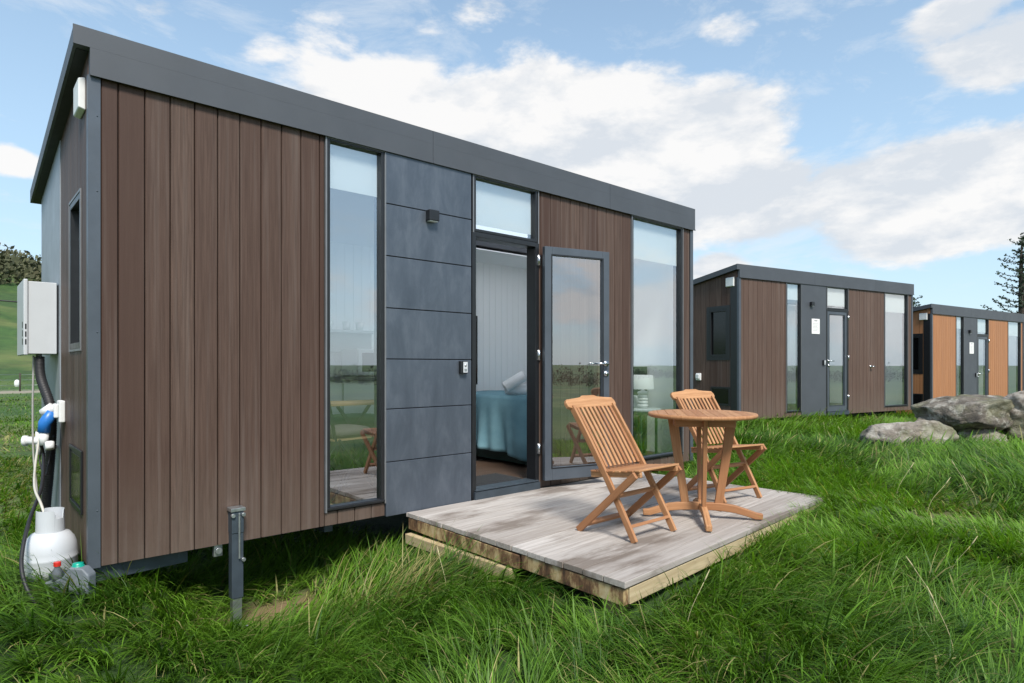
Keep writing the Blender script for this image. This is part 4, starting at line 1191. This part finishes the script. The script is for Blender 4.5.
# bush on the hill
def hillbush():
    mb = MB(); random.seed(3)
    for i in range(620):
        x = random.uniform(-25, 45); y = random.uniform(128, 195)
        z = float(ground_h(x, y)); s = random.uniform(1.6, 3.4)
        leafcloud(mb, (x, y, z+s*.7), (s, s, s*.95), 60, s*.17)
    o = mb.build('hill_wood', 'bush'); tag(o, kind='stuff')
hillbush()
def farwood():
    mb = MB(); random.seed(31)
    for i in range(900):
        x = random.uniform(-80, 450); y = -random.uniform(230, 330); z = float(ground_h(x, y))
        s = random.uniform(1.2, 2.8)*(1.5 if random.random() < .1 else 1)
        leafcloud(mb, (x, y, z+s*1.1), (s*.8, s*.8, s*1.5), 46, s*.19)
    o = mb.build('far_wood', 'bush'); tag(o, kind='stuff')
farwood()
# white tree guard beside the track
gx_, gy_ = BPw(17, 40)
gz_ = float(ground_h(gx_, gy_))
o = blob_box(MB(), (0,0,.2), (.15,.14,.26), p=2.2).build('white_sack', 'offwhite'); o.location = (gx_, gy_, gz_); tag(o, 'small white sack standing beside the gravel track in the far field', 'sack')
# fence posts and wires along the track
fr = empty('wire_fence', (*BPw(20, 36), 0), 0, 'low wire fence with thin posts along the track at the far left', 'fence')
base = Vector((*BPw(20, 36), 0)); pm = MB(); wm = MB(); tops = []
for i in range(-6, 7):
    x = base.x+i*2.6; y = base.y+.4*math.sin(i); z = float(ground_h(x, y)); q_ = Vector((x, y, z))-base
    pm.tube([q_-Vector((0,0,.2)), q_+Vector((0,0,1.05))], .045, 6); tops.append(q_)
for hh in (.35,.65,.95):
    for a_, b_ in zip(tops, tops[1:]): wm.tube([a_+Vector((0,0,hh)), b_+Vector((0,0,hh))], .008, 4)
pm.build('fence_posts', 'bark', fr); wm.build('fence_wires', 'steel', fr)
# overhead wire that ends at the heater
cable('overhead_wire', [(.36,5.86,Z(.47)),(-2.2,8.5,Z(.78)),(-6,13,Z(1.3))], .006, 'rubber', 'thin dark wire leading off from the top of the water heater', 'wire')

# ------------------------------------------------------------------ sky
w = bpy.data.worlds.new('World'); S.world = w; w.use_nodes = True; nt = w.node_tree
bg = nt.nodes['Background']
SUN_EL, SUN_AZ = R(50), math.atan2(-.92, -.38)     # direction towards the sun
sky = N(nt, 'ShaderNodeTexSky', sky_type='NISHITA'); sky.sun_disc = False; sky.sun_elevation = SUN_EL
sky.sun_rotation = math.pi/2-SUN_AZ
sky.air_density = 1.0; sky.dust_density = .6; sky.ozone_density = 1.6
tc = N(nt, 'ShaderNodeTexCoord').outputs['Generated']
nv_ = N(nt, 'ShaderNodeVectorMath', operation='NORMALIZE'); L(nt, tc, nv_.inputs[0]); dirv = nv_.outputs[0]
sep = N(nt, 'ShaderNodeSeparateXYZ'); L(nt, dirv, sep.inputs[0])
warp = mapping(nt, dirv, (1, 1, 2.3))
n1 = noise(nt, warp, 4.6, 12, .60, .15)
n2 = noise(nt, warp, 1.5, 3, .5)
def pd(x, y):
    u, v_ = (x-512)/630, (366-y)/630
    return Vector((.665+.747*u, .747-.665*u, v_)).normalized()
blobs = [(pd(390,110), .26, .55), (pd(480,135), .30, .62), (pd(580,120), .30, .66), (pd(680,140), .26, .60), (pd(640,200), .30, .55), (pd(770,200), .24, .55), (pd(860,190), .22, .58), (pd(930,180), .20, .60), (pd(1010,180), .24, .60),
         (pd(880,230), .22, .50), (pd(1010,45), .17, .52), (pd(960,20), .12, .45), (pd(330,30), .15, .34), (pd(270,45), .09, .30), (pd(480,5), .10, .36), (pd(730,25), .11, .34), (pd(645,35), .08, .32), (pd(10,160), .06, .36), (pd(720,268), .09, .50), (pd(150,5), .10, .26), (pd(420,20), .10, .27)]
for bx, by, s, a_ in ((.35,-1,.28,.42),(.95,-.75,.36,.40),(.65,-1,.22,.36),(1.0,-.35,.35,.50),(-.6,-.8,.5,.5),(-1,.1,.5,.5)):
    v_ = Vector((bx, by, .11)).normalized(); blobs.append((v_, s, a_))
bias = None
for c, s, a_ in blobs:
    sb = N(nt, 'ShaderNodeVectorMath', operation='SUBTRACT'); L(nt, dirv, sb.inputs[0]); sb.inputs[1].default_value = c
    ml = N(nt, 'ShaderNodeVectorMath', operation='MULTIPLY'); L(nt, sb.outputs[0], ml.inputs[0]); ml.inputs[1].default_value = (1, 1, 2.0)
    ln = N(nt, 'ShaderNodeVectorMath', operation='LENGTH'); L(nt, ml.outputs[0], ln.inputs[0])
    mr = N(nt, 'ShaderNodeMapRange', interpolation_type='SMOOTHSTEP'); L(nt, ln.outputs['Value'], mr.inputs[0])
    mr.inputs[1].default_value = 0; mr.inputs[2].default_value = s; mr.inputs[3].default_value = a_; mr.inputs[4].default_value = 0
    bias = mr.outputs[0] if bias is None else mth(nt, 'MAXIMUM', bias, mr.outputs[0])
dens = mth(nt, 'MULTIPLY_ADD', n1, .95, bias)
# behind the viewer and overhead: ordinary broken cloud
mask = N(nt, 'ShaderNodeMapRange', interpolation_type='SMOOTHSTEP'); L(nt, dens, mask.inputs[0]); mask.inputs[1].default_value = .67; mask.inputs[2].default_value = .82
n3 = noise(nt, mapping(nt, dirv, (1, 1, 3.0)), 5.2, 8, .6, .2)
mo = N(nt, 'ShaderNodeMapping'); mo.inputs['Scale'].default_value = (1, 1, 2.3); mo.inputs['Location'].default_value = (0, 0, .085); L(nt, dirv, mo.inputs[0])
n1u = noise(nt, mo.outputs[0], 4.6, 8, .60, .15)
dif = mth(nt, 'MULTIPLY', mth(nt, 'SUBTRACT', n1, n1u), .95)
sh = N(nt, 'ShaderNodeMapRange'); L(nt, mth(nt, 'ADD', dif, mth(nt, 'ADD', mth(nt, 'MULTIPLY', n3, .5), mth(nt, 'MULTIPLY', n2, .5))), sh.inputs[0]); sh.inputs[1].default_value = .38; sh.inputs[2].default_value = .56
CL = 1.0
cloudc = mixc(nt, sh.outputs[0], (3.5, 3.72, 4.0), (4.75, 4.7, 4.65))
skyc = mixc(nt, 1, sky.outputs[0], (1.15, 1.12, 1.0), 'MULTIPLY')
# thin high veil
veil = N(nt, 'ShaderNodeMapRange', interpolation_type='SMOOTHSTEP'); L(nt, sep.outputs[2], veil.inputs[0]); veil.inputs[1].default_value = .0; veil.inputs[2].default_value = .75; veil.inputs[3].default_value = .72; veil.inputs[4].default_value = .12
skyv = mixc(nt, veil.outputs[0], skyc, (2.6, 3.65, 4.7))
wi = ramp(nt, noise(nt, mapping(nt, dirv, (2.2, 2.2, 6)), 2.6, 9, .66, .5), [(.50, (0, 0, 0)), (.70, (1, 1, 1))])
skyv = mixc(nt, mth(nt, 'MULTIPLY', wi, .5), skyv, (4.2, 4.4, 4.6))
final = mixc(nt, mth(nt, 'MULTIPLY', mask.outputs[0], .96), skyv, cloudc)
L(nt, final, bg.inputs[0]); bg.inputs[1].default_value = .10

sun = bpy.data.lights.new('sun', 'SUN'); sun.energy = 2.4; sun.angle = R(14); sun.color = (1, .95, .88)
so_ = bpy.data.objects.new('sun', sun); COL.objects.link(so_)
sd = Vector((-.38*math.cos(SUN_EL), -.92*math.cos(SUN_EL), math.sin(SUN_EL)))
so_.rotation_euler = sd.to_track_quat('Z', 'Y').to_euler(); so_.location = sd*30

# ------------------------------------------------------------------ camera
cam = bpy.data.cameras.new('camera'); cam.sensor_width = 36; cam.lens = 36*630/1024
cam.shift_y = 24.5/1024; cam.clip_end = 6000; cam.clip_start = .05
co = bpy.data.objects.new('camera', cam); COL.objects.link(co)
co.location = (0, 0, E); co.rotation_euler = (R(90), 0, math.atan2(-.665, .747))
S.camera = co
S.view_settings.view_transform = 'Standard'; S.view_settings.look = 'None'; S.view_settings.exposure = 1.05; S.view_settings.gamma = 1
S.cycles.max_bounces = 12; S.cycles.diffuse_bounces = 9; S.cycles.transmission_bounces = 8; S.cycles.transparent_max_bounces = 16; S.cycles.sample_clamp_indirect = 6
S.cycles.use_denoising = True
